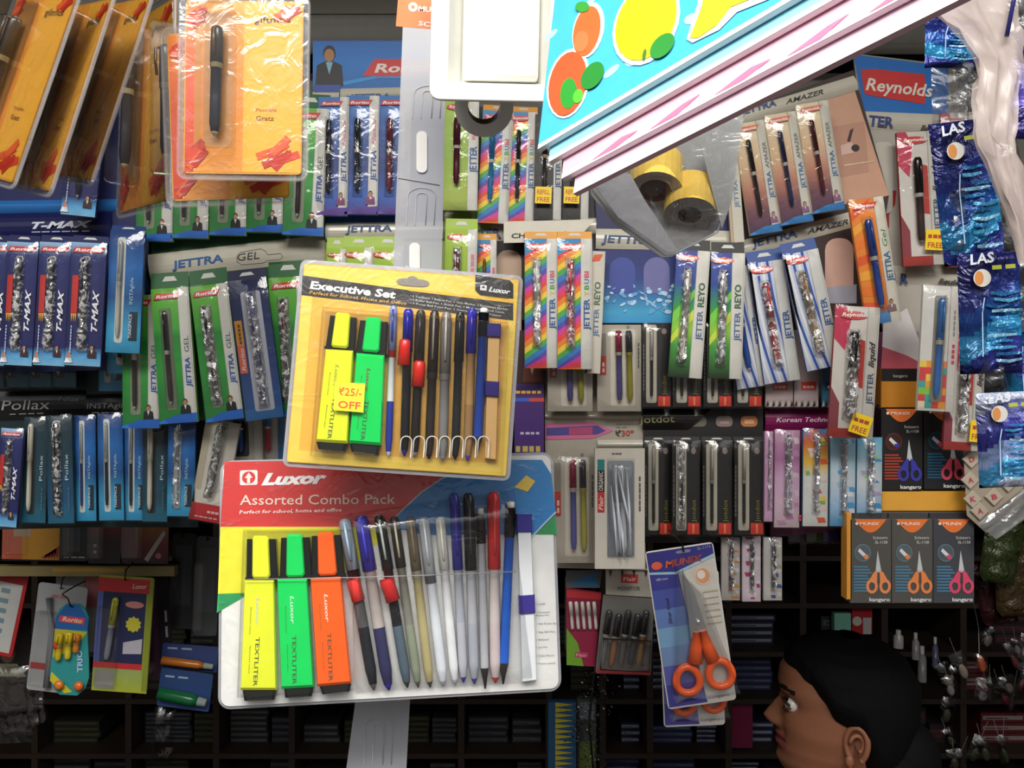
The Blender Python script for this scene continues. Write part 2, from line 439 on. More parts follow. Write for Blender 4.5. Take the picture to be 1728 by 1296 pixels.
def swirl(cols, seed):
    def f(m, a, t, b, u):
        R = random.Random(seed); H_ = u - t; W_ = b - a
        for k in range(16):
            y = t + H_ * (k + R.random() * .4) / 16.5; x = a + W_ * R.uniform(.08, .8)
            hh = min(H_ * R.uniform(.03, .07), u - y); ww = min(W_ * R.uniform(.2, .5), b - x)
            m.poly([(x, y), (x + ww * .2, y + hh), (x + ww, y + hh * .9), (x + ww * .8, y)], .8 + k * .02, cols[k % len(cols)])
    return f
def checks(cols, y0f, y1f, seed):
    def f(m, a, t, b, u):
        R = random.Random(seed); W_ = b - a; H_ = u - t; s_ = W_ / 4
        y = t + H_ * y0f
        while y + s_ * .8 < t + H_ * y1f:
            for k in range(4):
                m.rect(a + k * s_, y, a + (k + 1) * s_, y + s_, .8, R.choice(cols))
            y += s_
    return f
GELBG = [(0, '6fbb3c'), (.3, '43a83a'), (.36, '1f8a34'), (.6, '2a9a35'), (.85, '1c7c30'), (1, '2a9040')]
def gel(label, cx, cy, w, h, th, d, pc, seed, shiny=1, flap=True, **k):
    return sleeve('pen_pack', label, cx, cy, w, h, th, d, 'green gel pen packs on the display card', GELBG, words=(('JETTRA', '2d56a8', .52, .74, w * .13, .03, .1), ('GEL', '55605a', .36, .48, w * .13, 0, 0)),
                  logo=('Rorito', 'd8322c', 'slant'), pen=(.34, .17, .36, .86, .07, dict(body='3a2c34', cap=pc, tip='cfcfd0', band='e6e2da')), win=(.22, .5, .15, .9, '7f8a72'),
                  foot='1f6fd0', man=(.72, .88, .26 * 1.5), shiny=shiny, seed=seed, flap=('1c5a2c', .12) if flap else None, **k)
AMBG = [(0, 'e6d8b8'), (.35, 'd8b890'), (.6, 'b87a62'), (.8, '6a3a4a'), (1, '4a3450')]
def amazer(label, cx, cy, w, h, th, d, pc, seed):
    return sleeve('pen_pack', label, cx, cy, w, h, th, d, 'sand coloured pen packs on the tilted card', AMBG, strip='cfccc0', words=(('JETTRA', '3a6aa0', .46, .70, w * .13, .02, 0), ('AMAZER', '5a5a5c', .2, .43, w * .11, 0, .2)),
                  logo=('Reynolds', 'e07a5a', 'slant'), pen=(.36, .16, .40, .85, .085, dict(body=pc, cap=pc, band='e0dccf', tip=pc)),
                  foot='2a80c4', man=(.80, .87, .34, '8a5a80', 'e0c8d8'), seed=seed)
def amber_tag(m, *a): pass
TMBG = [(0, '9ec6ea'), (.1, '28306e'), (.5, '1d2058'), (.85, '1a2060'), (.93, '5fb0e8'), (1, '8fd0f5')]
def tmax(label, cx, cy, w, h, th, d, seed, shiny=1, **k):
    def ex(m, a, t, b, u, w, h):
        m.box(a + w * .10, t + h * .27, a + w * .28, t + h * .58, .5, 3.0, 'c5322c', bev=1)
        for q in range(3): m.poly([(a + w * (.11 + q * .055), t + h * .58), (a + w * (.14 + q * .055), t + h * .65), (a + w * (.16 + q * .055), t + h * .58)], 3, 'f0b030')
        m.text('~9', (a + w * .17, t + h * .9), (a + w * .17, t + h * .67), w * .05, 3.2, 'cfd6ea')
        m.poly([(a, u - h * .02), (a + w * .12, u - h * .12), (a + w * .24, u - h * .02)], 3, 'e8ecf0'); m.poly([(a + w * .05, u - h * .06), (a + w * .12, u - h * .12), (a + w * .18, u - h * .06)], 3.2, 'e08a6a')
    return sleeve('pen_pack', label, cx, cy, w, h, th, d, 'navy pen packs in the top left row', TMBG, strip=None, words=(('T-MAX', 'eef0f6', .38, .72, w * .17, .03, .35, -.22),),
                  logo=('Rorito', 'd8382e', 'slant'), pen=(.46, .14, .48, .86, .085, dict(body='2a2a34', cap='3c3c48', tip='aab0c8', band='e2e2dc')), man=(.76, .88, .36, '40262a', 'e8e8e8'),
                  shiny=shiny, seed=seed, edge='1c1f52', extra=ex, **k)
def pollax(label, cx, cy, w, h, th, d, seed, shiny=0, word='Pollax', **k):
    return sleeve('pen_pack', label, cx, cy, w, h, th, d, 'teal pen packs in the lower left row', [(0, '12303a'), (.4, '143a48'), (.8, '12507a' if shiny else '10485a'), (1, '1a6a86')], strip=None,
                  words=((word, 'b9cdd6', .36, .60, w * .14, 0, 0, -.22), ('~6', '50707c', .66, .88, w * .07, 0, 0, -.16)), pen=(.36, .06, .34, .9, .12, dict(body='b9b4a4', cap='c8c3b4', tip='9a9a94', band=None)) if not shiny else (.45, .08, .45, .9, .10, dict(body='20262c', cap='2c343a', tip='aab4bc')),
                  win=(.2, .52, .04, .92, '20282c'), shiny=shiny, seed=seed, edge='0e2c36', **k)
def insta(label, cx, cy, w, h, th, d, seed, shiny=0, pc='26303a', **k):
    return sleeve('pen_pack', label, cx, cy, w, h, th, d, 'blue pen packs in the lower left rows', [(0, '123a78'), (.3, '1f6ab4'), (.55, '14508c'), (.8, '3aa0cc'), (1, '2f9ac8')], strip=None,
                  words=(('INSTAglide', 'a9cfe6', .38, .60, w * .11, 0, 0, -.3), ('TIARSPACE', 'dfe8ee', .68, .88, w * .09, .01, 0, -.3)),
                  bgdraw=lambda m, a, t, b, u: m.rect(a + (b - a) * .66, t + (u - t) * .66, a + (b - a) * .9, t + (u - t) * .9, .9, '15303c'),
                  pen=(.36, .08, .36, .88, .075, dict(body=pc, cap='b4b8b4', tip='c0c4c8', band='e6e6e0')), win=(.24, .48, .05, .92, 'cfd4cf'), shiny=shiny, seed=seed, edge='0e3a68', **k)
def jotdot(label, cx, cy, w, h, th, d, seed, shiny=0, **k):
    def ex(m, a, t, b, u, w, h):
        m.rect(a + w * .55, u - h * .13, a + w * .97, u - h * .01, 1.2, 'd8382e'); m.rect(a + w * .72, u - h * .12, a + w * .79, u - h * .02, 1.8, 'f08a5a')
        m.text('~12', (a + w * .07, u - h * .2), (a + w * .07, t + h * .25), w * .06, 1.2, '6f6f68')
        m.ell(a + w * .76, t + h * .1, w * .09, h * .035, 1.2, '8a7a72')
    return sleeve('pen_pack', label, cx, cy, w, h, th, d, 'black metal pen packs', '1a1a1a', strip=None, words=(('Jotdot', '8a8238', .62, .86, w * .15, 0, 0, -.24),),
                  pen=(.31, .05, .31, .90, .065, dict(body='2c2a2a', cap='9a9690', tip='b8b4aa', band='d0ccc0', clipc='c8c4ba')), win=(.13, .5, .02, .95, 'b3ad9e'), shiny=shiny, seed=seed, extra=ex, edge='141414', **k)
def scissors2d(m, cx, top, H_, z, col, blade='c9cdd0'):
    m.poly([(cx, top), (cx - H_ * .05, top + H_ * .5), (cx + H_ * .09, top + H_ * .5), (cx + H_ * .035, top + H_ * .2)], z, blade)
    for sgn in (-1, 1):
        x = cx + sgn * H_ * .15 + H_ * .02; y = top + H_ * .82
        n = 14; ring = []
        for k in range(n):
            q = 2 * math.pi * k / n
            ring.append(((x + H_ * .135 * math.cos(q), y + H_ * .17 * math.sin(q)), (x + H_ * .07 * math.cos(q), y + H_ * .10 * math.sin(q))))
        for k in range(n):
            o0, i0 = ring[k]; o1, i1 = ring[(k + 1) % n]; m.poly([o0, i0, i1, o1], z + .2, col)
        m.poly([(cx + sgn * H_ * .02 + H_ * .02, top + H_ * .45), (cx + sgn * H_ * .11 + H_ * .02, top + H_ * .5), (cx + sgn * H_ * .22 + H_ * .02, top + H_ * .70), (cx + sgn * H_ * .04 + H_ * .02, top + H_ * .78)], z + .1, col)
def scissor_box(label, x0, y0, x1, y1, d, bg, col, txt, ring, group):
    w, h = x1 - x0, y1 - y0
    p = P('scissors_box', label, 'box', d, ((x0 + x1) / 2, (y0 + y1) / 2), w, h, 0, group=group)
    a, t = -w / 2, -h / 2; m = MB()
    m.box(a, t, -a, -t, -24, 0, bg, bev=.6)
    n = 12
    m.poly([(w * -.40 + w * .78 * (k / n), t + h * .16 * math.sin(math.pi * k / n)) for k in range(n + 1)], .6, 'ee7a34')
    m.text('MUNIX', (a + w * .22, t + h * .07), (a + w * .7, t + h * .07), h * .035, 1.2, 'ffe8d8', .02, .15)
    m.ell(a + w * .15, t + h * .052, w * .035, h * .018, 1.2, 'ffe8d8')
    m.text('Scissors', (a + w * .55, t + h * .235), (a + w * .9, t + h * .235), h * .035, .8, 'e2e2e0')
    m.text('SL-1158', (a + w * .6, t + h * .29), (a + w * .9, t + h * .29), h * .035, .8, 'e2e2e0')
    m.ell(a + w * .3, t + h * .4, w * .2, h * .105, .6, ring); m.ell(a + w * .3, t + h * .4, w * .185, h * .095, .8, mixc(bg, ring, .25))
    m.poly([(a + w * .18, t + h * .38), (a + w * .22, t + h * .345), (a + w * .42, t + h * .44), (a + w * .36, t + h * .47)], 1.0, 'e4e4e4')
    m.poly([(a + w * .3, t + h * .43), (a + w * .42, t + h * .42), (a + w * .44, t + h * .46), (a + w * .36, t + h * .48)], 1.2, col)
    for k in range(9): m.rect(a + w * .08, t + h * (.555 + k * .036), a + w * (.42 + .05 * (k % 3)), t + h * (.575 + k * .036), .6, mixc(bg, txt, .7))
    scissors2d(m, a + w * .66, t + h * .37, h * .52, 1.0, col)
    m.text('kangaro', (a + w * .46, t + h * .975), (a + w * .96, t + h * .975), h * .045, .8, 'e8e8e6', .02)
    p.B(m, 'carton')
    f = MB(); f.box(a + w * .02, t - h * .055, -a - w * .02, t, -22, -16, mixc(bg, '000000', .3)); p.B(f, 'top_flap')
    return p
def board(name, label, d, poly, col, bands=(), draw=None, cat='display card', thick=4):
    """a printed display card in photo pixels; bands = cream plastic header strips"""
    cx = sum(q[0] for q in poly) / len(poly); cy = sum(q[1] for q in poly) / len(poly)
    p = P(name, label, cat, d, (cx, cy))
    m = MB(); m.prism(p.L(list(poly)), -thick, 0, col)
    if draw: draw(m, p)
    p.B(m, 'panel')
    for bd in bands:
        pts, c, words = bd; q = p.L(list(pts)); g = MB()
        n = 6; TL, TR, BR, BL = q
        for k in range(n):
            u0, u1 = k / n, (k + 1) / n; z0, z1 = 1 + 5 * math.sin(math.pi * u0), 1 + 5 * math.sin(math.pi * u1)
            e_ = lambda A, B_, u, z: (A[0] * (1 - u) + B_[0] * u, A[1] * (1 - u) + B_[1] * u, z)
            g.face([len(g.v) + i for i in range(4)], c, 'gloss', True)
            g.v += [e_(TL, BL, u0, z0), e_(TL, BL, u1, z1), e_(TR, BR, u1, z1), e_(TR, BR, u0, z0)]
        for (s_, a_, b_, hh, wc, bo, sh) in words:
            l2 = p.L([a_, b_]); g.text(s_, l2[0], l2[1], hh, 6.6, wc, bo, sh)
        p.B(g, 'header_strip')
    return p
# ============================================================ the stall: shell, beam, counter, back shelves
def wbox(name, x0, x1, y0, y1, z0, z1, col, fin='matte', kind='structure', label=None, cat=None):
    m = MB(); m.box(x0, -z1, x1, -z0, -y1, -y0, col, fin); o = m.build(name, None, 1.0)
    if kind: o['kind'] = kind
    if label: o['label'] = label
    if cat: o['category'] = cat
    return o
wbox('floor', -2.2, 2.2, -1.2, 3.5, -.05, 0, '3a3632')
wbox('wall_left', -2.2, -2.12, .25, 3.5, 0, 2.6, '4a4642')
wbox('wall_right', 2.12, 2.2, .25, 3.5, 0, 2.6, '3a3632')
wbox('wall_back', -2.2, 2.2, 3.42, 3.5, 0, 2.6, '2a2622')
wbox('ceiling', -2.2, 2.2, .25, 3.5, 2.42, 2.5, '35312e')
# rolling shutter drum and guide rails over the opening
def drum():
    o = bpy.data.objects.new('shutter_housing', None); scene.collection.objects.link(o); o['kind'] = 'structure'; o['label'] = 'grey rolled shutter drum across the top of the stall'
    m = MB(); zc = CAMZ + (648 - 50) * 1.42 / F
    m.lathe((-2.12, -zc, -1.44), (2.12, -zc, -1.44), [(0, .030, 'c4c4bc'), (1, .030, 'c4c4bc')], 'card', 20); m.build('roller_tube', o, 1.0)
    m = MB(); z1 = CAMZ + (648 - 15) * 1.45 / F; m.box(-2.12, -z1 - .14, 2.12, -z1 + .012, -1.52, -1.44, 'a8a498', 'card'); m.build('fascia_board', o, 1.0)
    m = MB()
    m.box(-2.12, -zc + .035, 2.12, -zc + .20, -1.56, -1.52, '98968c', 'card'); m.build('shutter_slat', o, 1.0)
drum()
wbox('added_counter', -2.0, 2.0, .86, 1.12, 0, .80, '5a4636', 'wood', None, 'unseen low wooden block under the hanging cards, added against ground light', 'added_counter')  # out of view, added to block ground light and darken the interior
# back shelf unit, built from uprights and boards
SD = 2.62
def px2(x, y, d): return (x - 864) * d / F, CAMZ - (y - 648) * d / F
def shelves():
    o = bpy.data.objects.new('shelf_unit', None); scene.collection.objects.link(o); o['label'] = 'dark wooden pigeonhole shelves across the back of the stall'; o['category'] = 'shelf'
    ups = [-140, 75, 230, 375, 500, 640, 780, 925, 1014, 1092, 1222, 1345, 1480, 1610, 1760, 1900]
    rows = [780, 855, 932, 1010, 1090, 1168, 1258, 1345, 1440]
    x0 = px2(ups[0], 0, SD)[0]; x1 = px2(ups[-1], 0, SD)[0]
    for u in ups:
        X = px2(u, 0, SD)[0]; m = MB(); m.box(X - .009, -px2(0, 780, SD)[1], X + .009, 0, -SD - .30, -SD + .055, '33251a', 'wood'); m.build('upright', o, 1.0)
    for r in rows:
        Z = px2(0, r, SD)[1]; m = MB(); m.box(x0, -Z, x1, -Z + .014, -SD - .30, -SD + .06, '33251a', 'wood'); m.build('shelf_board', o, 1.0)
    m = MB(); m.box(x0, -px2(0, 780, SD)[1], x1, 0, -SD - .32, -SD - .30, '1c1612', 'matte'); m.build('back_panel', o, 1.0)
    R = random.Random(21); proto = {}
    def carton(w, h, c, c2, X, Y, Z, kindname, lab, grp):
        key = (kindname, c, c2)
        if key not in proto:
            m = MB(); m.box(0, -1, 1, 0, -1, 0, c, 'card'); m.rect(.04, -.72, .96, -.30, .01, c2); m.rect(.1, -.55, .6, -.45, .02, c)
            b = m.build(kindname, None, 1.0); proto[key] = b; first = True
        else:
            b = proto[key].copy(); scene.collection.objects.link(b)
        b.scale = (w, R.uniform(.16, .22), h); b.location = (X, Y, Z)
        b['label'] = lab; b['category'] = 'book' if kindname == 'book' else 'box'; b['group'] = grp
    for ri in range(3, len(rows) - 1):
        ztop = px2(0, rows[ri], SD)[1] - .014; zb = px2(0, rows[ri + 1], SD)[1]
        for ci in range(len(ups) - 1):
            xa = px2(ups[ci], 0, SD)[0] + .012; xb = px2(ups[ci + 1], 0, SD)[0] - .012
            mid = (ups[ci] + ups[ci + 1]) / 2
            if 375 < mid < 925 and rows[ri + 1] < 1175: continue      # wholly behind the big blister pack
            if rows[ri] > 1300 or mid > 1760: continue
            if mid > 1360: style = 'misc'
            elif mid > 1010: style = 'blue'
            else: style = 'grey'
            x = xa + .005
            while x < xb - .05:
                w = min(R.uniform(.09, .15), xb - x - .004)
                if style == 'misc' and R.random() < .4: x += w + .02; continue
                if R.random() < .12: x += w * .5; continue
                z = zb + .0005; top = zb + (ztop - zb) * R.uniform(.45, .95); hh = R.uniform(.013, .024) if style != 'misc' else R.uniform(.03, .07)
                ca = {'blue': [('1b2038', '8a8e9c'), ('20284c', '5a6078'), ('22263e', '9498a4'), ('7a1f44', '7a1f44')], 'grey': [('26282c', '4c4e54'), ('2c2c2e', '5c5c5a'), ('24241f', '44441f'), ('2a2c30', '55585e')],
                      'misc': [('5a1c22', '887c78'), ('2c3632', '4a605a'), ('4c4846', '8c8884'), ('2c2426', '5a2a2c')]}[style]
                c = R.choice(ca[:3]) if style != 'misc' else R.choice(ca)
                while z + hh < top:
                    nm = {'blue': 'stationery_carton', 'grey': 'book', 'misc': 'small_carton'}[style]
                    lab = {'blue': 'small navy and white carton stacked in the back pigeonholes', 'grey': 'dark paper covered book lying in a stack on the back shelf', 'misc': 'small dim carton on the shelves behind the person'}[style]
                    tier = ['', '', '', 'topmost', 'second', 'third', 'lowest', 'lowest'][ri]
                    side = {'blue': 'between tinsel and person', 'misc': 'behind and right of the person', 'grey': 'left of the big white pack' if mid < 375 else 'under the big white pack'}[style]
                    lab = {'blue': 'small navy and pale carton', 'grey': 'dark paper covered book', 'misc': 'small dim carton'}[style] + ' on the %s back shelf, ' % tier + side
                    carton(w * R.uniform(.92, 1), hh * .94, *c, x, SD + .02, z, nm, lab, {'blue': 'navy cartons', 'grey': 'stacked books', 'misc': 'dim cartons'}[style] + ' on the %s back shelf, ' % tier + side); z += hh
                x += w + R.uniform(.003, .012)
shelves()
# maroon and yellow boxes at recognisable spots of the pigeonholes
def tagbox(name, lab, x0, y0, x1, y1, d, col, draw=None, depth=14, cat='box'):
    p = P(name, lab, cat, d, ((x0 + x1) / 2, (y0 + y1) / 2), x1 - x0, y1 - y0); m = MB(); m.box(-p.w / 2, -p.h / 2, p.w / 2, p.h / 2, -depth, 0, col)
    if draw: draw(m, -p.w / 2, -p.h / 2, p.w / 2, p.h / 2)
    p.B(m, 'body'); return p
tagbox('storage_box', 'maroon box in the pigeonhole left of the person', 1233, 1187, 1270, 1262, SD - .03, '7a1c40')
tagbox('storage_box', 'yellow lidded carton on a shelf above the person forehead', 1305, 1098, 1343, 1108, SD - .03, 'b8902c')
tagbox('storage_box', 'mint green box behind the grey scissors boxes', 1408, 1035, 1436, 1066, SD - .03, '7ab8a4')
tagbox('storage_box', 'red carton just below the grey scissors boxes', 1438, 1026, 1472, 1070, SD - .03, 'a81c24', lambda m, a, t, b, u: (m.rect(a + 18, t + 16, a + 32, u, 1, 'b8b4b0'), m.ell(b - 26, t + 22, 8, 8, 1, 'c8c0b8')))
tagbox('storage_box', 'blue and yellow toothed strip box below the combo pack corner', 925, 1185, 972, 1330, 1.9, '1f4a6a', lambda m, a, t, b, u: [m.poly([(a + 12, t + 9 * k), (a + 12, t + 9 * k + 8), (b - 4, t + 9 * k + 4)], 1, 'a89a2a') for k in range(15)])
tagbox('storage_box', 'clear topped grey carton beside the toothed strip box', 974, 1180, 1006, 1330, 1.95, '3f4440', lambda m, a, t, b, u: (m.rect(a + 3, t + 5, b - 3, t + 34, 1, '6a6e72'), m.rect(a + 3, t + 70, b - 3, u - 20, 1, '5a6a34')))
for i, (x, y, w, h, c) in enumerate([(1516, 1078, 16, 30, 'c0bcb8'), (1545, 1090, 12, 45, 'a8a4a4'), (1468, 1088, 12, 16, 'b8b0b4'), (1490, 1092, 12, 14, 'a898a4'), (1556, 1120, 14, 60, '9a9a98'), (1578, 1100, 10, 50, '6a6a88')]):
    p = P('bottle', ['squat pale bottle right of the person hair', 'taller pale bottle right of the squat one', 'small white jar above the person hair, left', 'small white jar above the person hair, right', 'tall whitish bottle in the dim right shelves', 'slim violet bottle at the far right of its shelf'][i], 'bottle', SD - .06, (x, y), w, h, 0, group='bottles in the dim right shelves')
    m = MB(); m.lathe((0, h / 2, 0), (0, -h / 2, 0), [(0, w / 2, c), (.65, w / 2, c), (.78, w * .25, c), (1, w * .25, 'd8d4d0')], 'gloss', 12); p.B(m, 'body')
# black glitter tinsel
def tinsel():
    R = random.Random(8); m = MB()
    for k in range(1500):
        y = R.uniform(1120, 1330); x = 1000 + 14 * math.sin(y / 34) + R.gauss(0, 18) + (y - 1120) * .02
        q = R.uniform(0, 3.14); s_ = R.uniform(1.2, 3.2); z = R.uniform(-14, 14)
        m.poly([(x - 1000 + s_ * math.cos(q), y - 1200 + s_ * math.sin(q), z), (x - 1000 - s_ * .5, y - 1200, z + R.uniform(-2, 2)), (x - 1000 + s_ * .5, y - 1200 + s_, z + R.uniform(-2, 2))], 0, '101014' if R.random() < .985 else 'e8e8ee', 'gloss')
    m.tube([(0, -400, 0), (4, -80, 0), (-6, 20, 0), (4, 130, 0)], 2, '0c0c0c', 'card', 6)
    o = m.build('tinsel_garland', None, 1.45 / F, loc=at(1000, 1200, 1.45)); o['kind'] = 'stuff'; o['label'] = 'black glittering tinsel garland hanging beside the grey pen pouch card'; o['category'] = 'garland'
tinsel()
# ============================================================ dim lower left: cards on the inner rack
LD = 1.62
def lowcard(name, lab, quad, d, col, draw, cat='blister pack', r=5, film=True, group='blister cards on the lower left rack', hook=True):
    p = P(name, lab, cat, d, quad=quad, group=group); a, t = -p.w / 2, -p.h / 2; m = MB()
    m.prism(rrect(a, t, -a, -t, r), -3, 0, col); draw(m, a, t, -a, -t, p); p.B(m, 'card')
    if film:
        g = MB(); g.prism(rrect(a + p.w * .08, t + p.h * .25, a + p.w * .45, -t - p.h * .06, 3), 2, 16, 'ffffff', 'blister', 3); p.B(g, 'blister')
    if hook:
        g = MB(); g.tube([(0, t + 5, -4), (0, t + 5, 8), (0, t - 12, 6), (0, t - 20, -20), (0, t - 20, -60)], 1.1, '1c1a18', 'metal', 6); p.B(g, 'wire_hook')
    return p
def d_gift(m, a, t, b, u, p):
    w, h = b - a, u - t; m.rect(a, t, a + w * .35, u, .5, 'b85a3c'); m.rect(a + w * .35, t, b, u, .5, 'b88428'); m.rect(a + w * .2, t, a + w * .5, u - h * .25, .8, 'a8927a'); m.text('~3', (a + w * .62, t + h * .4), (a + w * .9, t + h * .4), 4, 1, '6a4420')
    for k in range(5): m.poly([(b - 30 + 5 * k, u - 4 - 3 * k), (b - 22 + 5 * k, u - 2), (b - 16 + 4 * k, u - 12 - 3 * k)], 1.1, '8a2420')
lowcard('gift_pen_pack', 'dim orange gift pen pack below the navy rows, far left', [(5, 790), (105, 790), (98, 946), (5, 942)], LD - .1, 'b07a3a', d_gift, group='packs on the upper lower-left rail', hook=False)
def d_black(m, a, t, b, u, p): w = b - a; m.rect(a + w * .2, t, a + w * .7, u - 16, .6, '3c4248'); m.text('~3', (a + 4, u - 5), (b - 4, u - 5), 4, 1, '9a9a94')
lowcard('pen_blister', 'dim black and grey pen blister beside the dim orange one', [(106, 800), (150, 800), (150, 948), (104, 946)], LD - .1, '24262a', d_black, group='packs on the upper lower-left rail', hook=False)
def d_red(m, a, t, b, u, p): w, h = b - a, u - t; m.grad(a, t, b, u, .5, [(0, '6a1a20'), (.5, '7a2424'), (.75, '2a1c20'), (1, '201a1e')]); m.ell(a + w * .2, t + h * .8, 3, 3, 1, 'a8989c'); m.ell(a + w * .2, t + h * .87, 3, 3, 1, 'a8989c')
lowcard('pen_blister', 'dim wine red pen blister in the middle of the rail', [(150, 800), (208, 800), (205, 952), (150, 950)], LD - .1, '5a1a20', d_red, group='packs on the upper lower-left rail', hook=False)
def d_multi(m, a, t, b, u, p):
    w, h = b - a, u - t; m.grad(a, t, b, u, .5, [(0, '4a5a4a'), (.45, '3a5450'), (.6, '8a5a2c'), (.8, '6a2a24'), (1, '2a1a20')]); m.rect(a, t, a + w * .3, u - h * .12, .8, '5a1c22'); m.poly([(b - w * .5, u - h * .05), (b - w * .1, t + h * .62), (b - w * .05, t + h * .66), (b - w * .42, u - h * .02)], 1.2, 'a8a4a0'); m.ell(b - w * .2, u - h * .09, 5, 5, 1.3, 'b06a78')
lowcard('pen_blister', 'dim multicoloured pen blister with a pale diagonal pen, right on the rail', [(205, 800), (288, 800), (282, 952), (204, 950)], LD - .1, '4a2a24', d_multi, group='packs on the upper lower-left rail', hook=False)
p = P('rack_rail', 'yellowish rail board under the dim orange and red packs', 'rail', LD - .08, ((150), 962)); m = MB(); m.box(-230, -7, 145, 10, -14, 2, '8a7c4c', 'wood'); m.rect(-60, -4, 60, 3, 2.5, 'a8842c'); p.B(m, 'rail_bar')
m = MB(); m.tube([(-60, 4, -8), (-60, 10, -400)], 5, '5a4a34', 'wood', 6); m.tube([(120, 4, -8), (120, 10, -400)], 5, '5a4a34', 'wood', 6); p.B(m, 'bracket')
def d_frame(m, a, t, b, u, p):
    w, h = b - a, u - t; m.rect(a + 5, t + 24, b - 6, u - 6, .5, 'b4b4b0'); m.rect(a + 5, t + 24, a + w * .4, t + 70, .8, 'c87a68')
    for k in range(6): m.rect(a + w * .6, t + 34 + 17 * k, a + w * .75, t + 42 + 17 * k, .8, '6a8490')
lowcard('blister_card', 'red framed white card hanging tilted at the left edge', [(-40, 958), (64, 960), (8, 1100), (-90, 1092)], LD - .05, 'a81f24', d_frame)
def d_face(m, a, t, b, u, p): w, h = b - a, u - t; m.text('~1', (a + w * .5, t + h * .14), (a + w * .75, t + h * .14), 7, 1, '6a6660'); m.ell(a + w * .55, t + h * .36, w * .17, h * .12, 1, '5a4034'); m.ell(a + w * .55, t + h * .37, w * .14, h * .1, 1.2, '94705c'); m.poly([(a + w * .2, t + h * .62), (a + w * .35, t + h * .48), (a + w * .75, t + h * .48), (a + w * .95, t + h * .62)], 1.1, 'a09a80')
lowcard('portrait_card', 'dark card with a small printed portrait at the left edge', [(-30, 1045), (52, 1045), (48, 1200), (-36, 1200)], LD + .02, '2a2624', d_face, film=False)
def d_brush(m, a, t, b, u, p):
    w, h = b - a, u - t; m.text('~2', (a + w * .3, t + h * .13), (a + w * .62, t + h * .13), 8, 1, 'c0706c', .01, .3); m.rect(a + 3, u - h * .26, a + w * .5, u - h * .20, .8, 'a83430')
    m.tube([(a + w * .28, t + h * .12, 8), (a + w * .34, t + h * .28, 8), (a + w * .42, t + h * .4, 8), (a + w * .45, u - h * .06, 8)], [5, 3, 5, 6], '8a8c90', 'gloss', 8)
lowcard('blister_card', 'white card with a grey slim grooming tool behind the colourful card', [(64, 984), (148, 990), (128, 1176), (46, 1160)], LD - .07, 'a4a6a6', d_brush)
def d_pink(m, a, t, b, u, p): w, h = b - a, u - t; m.rect(a + w * .55, t + 3, b - 3, t + h * .45, .8, 'c87a78')
lowcard('blister_card', 'white and pink card behind, its top edge between the two hooks', [(94, 962), (180, 964), (180, 1100), (94, 1100)], LD - .03, 'aaa8a4', d_pink, film=False)
def colorful():
    p = P('colourful_pen_pack', 'colourful bottle shaped card pack with a blue top and orange cap pens', 'blister pack', LD - .11, quad=[(88, 1018), (157, 1020), (148, 1176), (84, 1170)]); w, h = p.w, p.h; a, t = -w / 2, -h / 2; m = MB()
    pr = [(.0, .16), (.06, .33), (.15, .42), (.28, .40), (.4, .42), (.6, .47), (.8, .5), (.92, .42), (1, .22)]
    out = [(-w * x, t + h * y) for y, x in pr] + [(w * x, t + h * y) for y, x in pr[::-1]]
    m.prism(out, -3, 0, '2a8a8a')
    m.poly([(-w * .16, t + 1), (-w * .42, t + h * .16), (-w * .4, t + h * .28), (w * .4, t + h * .28), (w * .42, t + h * .16), (w * .16, t + 1)], .6, '1c5aa0')
    m.poly([(-w * .3, t + h * .13), (w * .34, t + h * .15), (w * .3, t + h * .22), (-w * .34, t + h * .2)], 1, 'c84440'); m.text('Rorito', (-w * .24, t + h * .19), (w * .26, t + h * .205), 8, 1.4, 'e8c8c0', .02, .2)
    m.poly([(-w * .42, t + h * .28), (-w * .44, t + h * .6), (w * .1, t + h * .5), (w * .4, t + h * .3)], .5, 'b8a82a'); m.poly([(-w * .45, t + h * .75), (-w * .48, t + h * .85), (-w * .1, -t - 3), (w * .1, -t - 6)], 1, 'c8b82a')
    m.text('TRIO', (w * .34, t + h * .74), (w * .3, t + h * .5), 9, 1.5, 'a8c0e0', .03); p.B(m, 'card')
    for x, y0, y1, c in ((-.24, .32, .62, 'c8b028'), (.0, .3, .6, 'd8c02c'), (.2, .32, .52, 'c87c2c')): pen_obj(p, w * x, t + h * y0, w * (x - .02), t + h * y1, 6, body=c, cap=c)
    for x, y, c in ((-.2, .88, 'd8782c'), (.3, .88, 'd8682c'), (-.28, .45, 'c8402c')): g = MB(); g.ball((w * x, t + h * y, 7), 8, 8, 6, c); p.B(g, 'pen_cap')
    g = MB(); g.tube([(0, t + 6, -3), (0, t + 2, 8), (-6, t - 10, 6), (-18, t - 16, 2), (-8, t - 24, -4), (0, t - 30, -40)], 1.2, '1c1a18', 'metal', 6); p.B(g, 'wire_hook')
colorful()
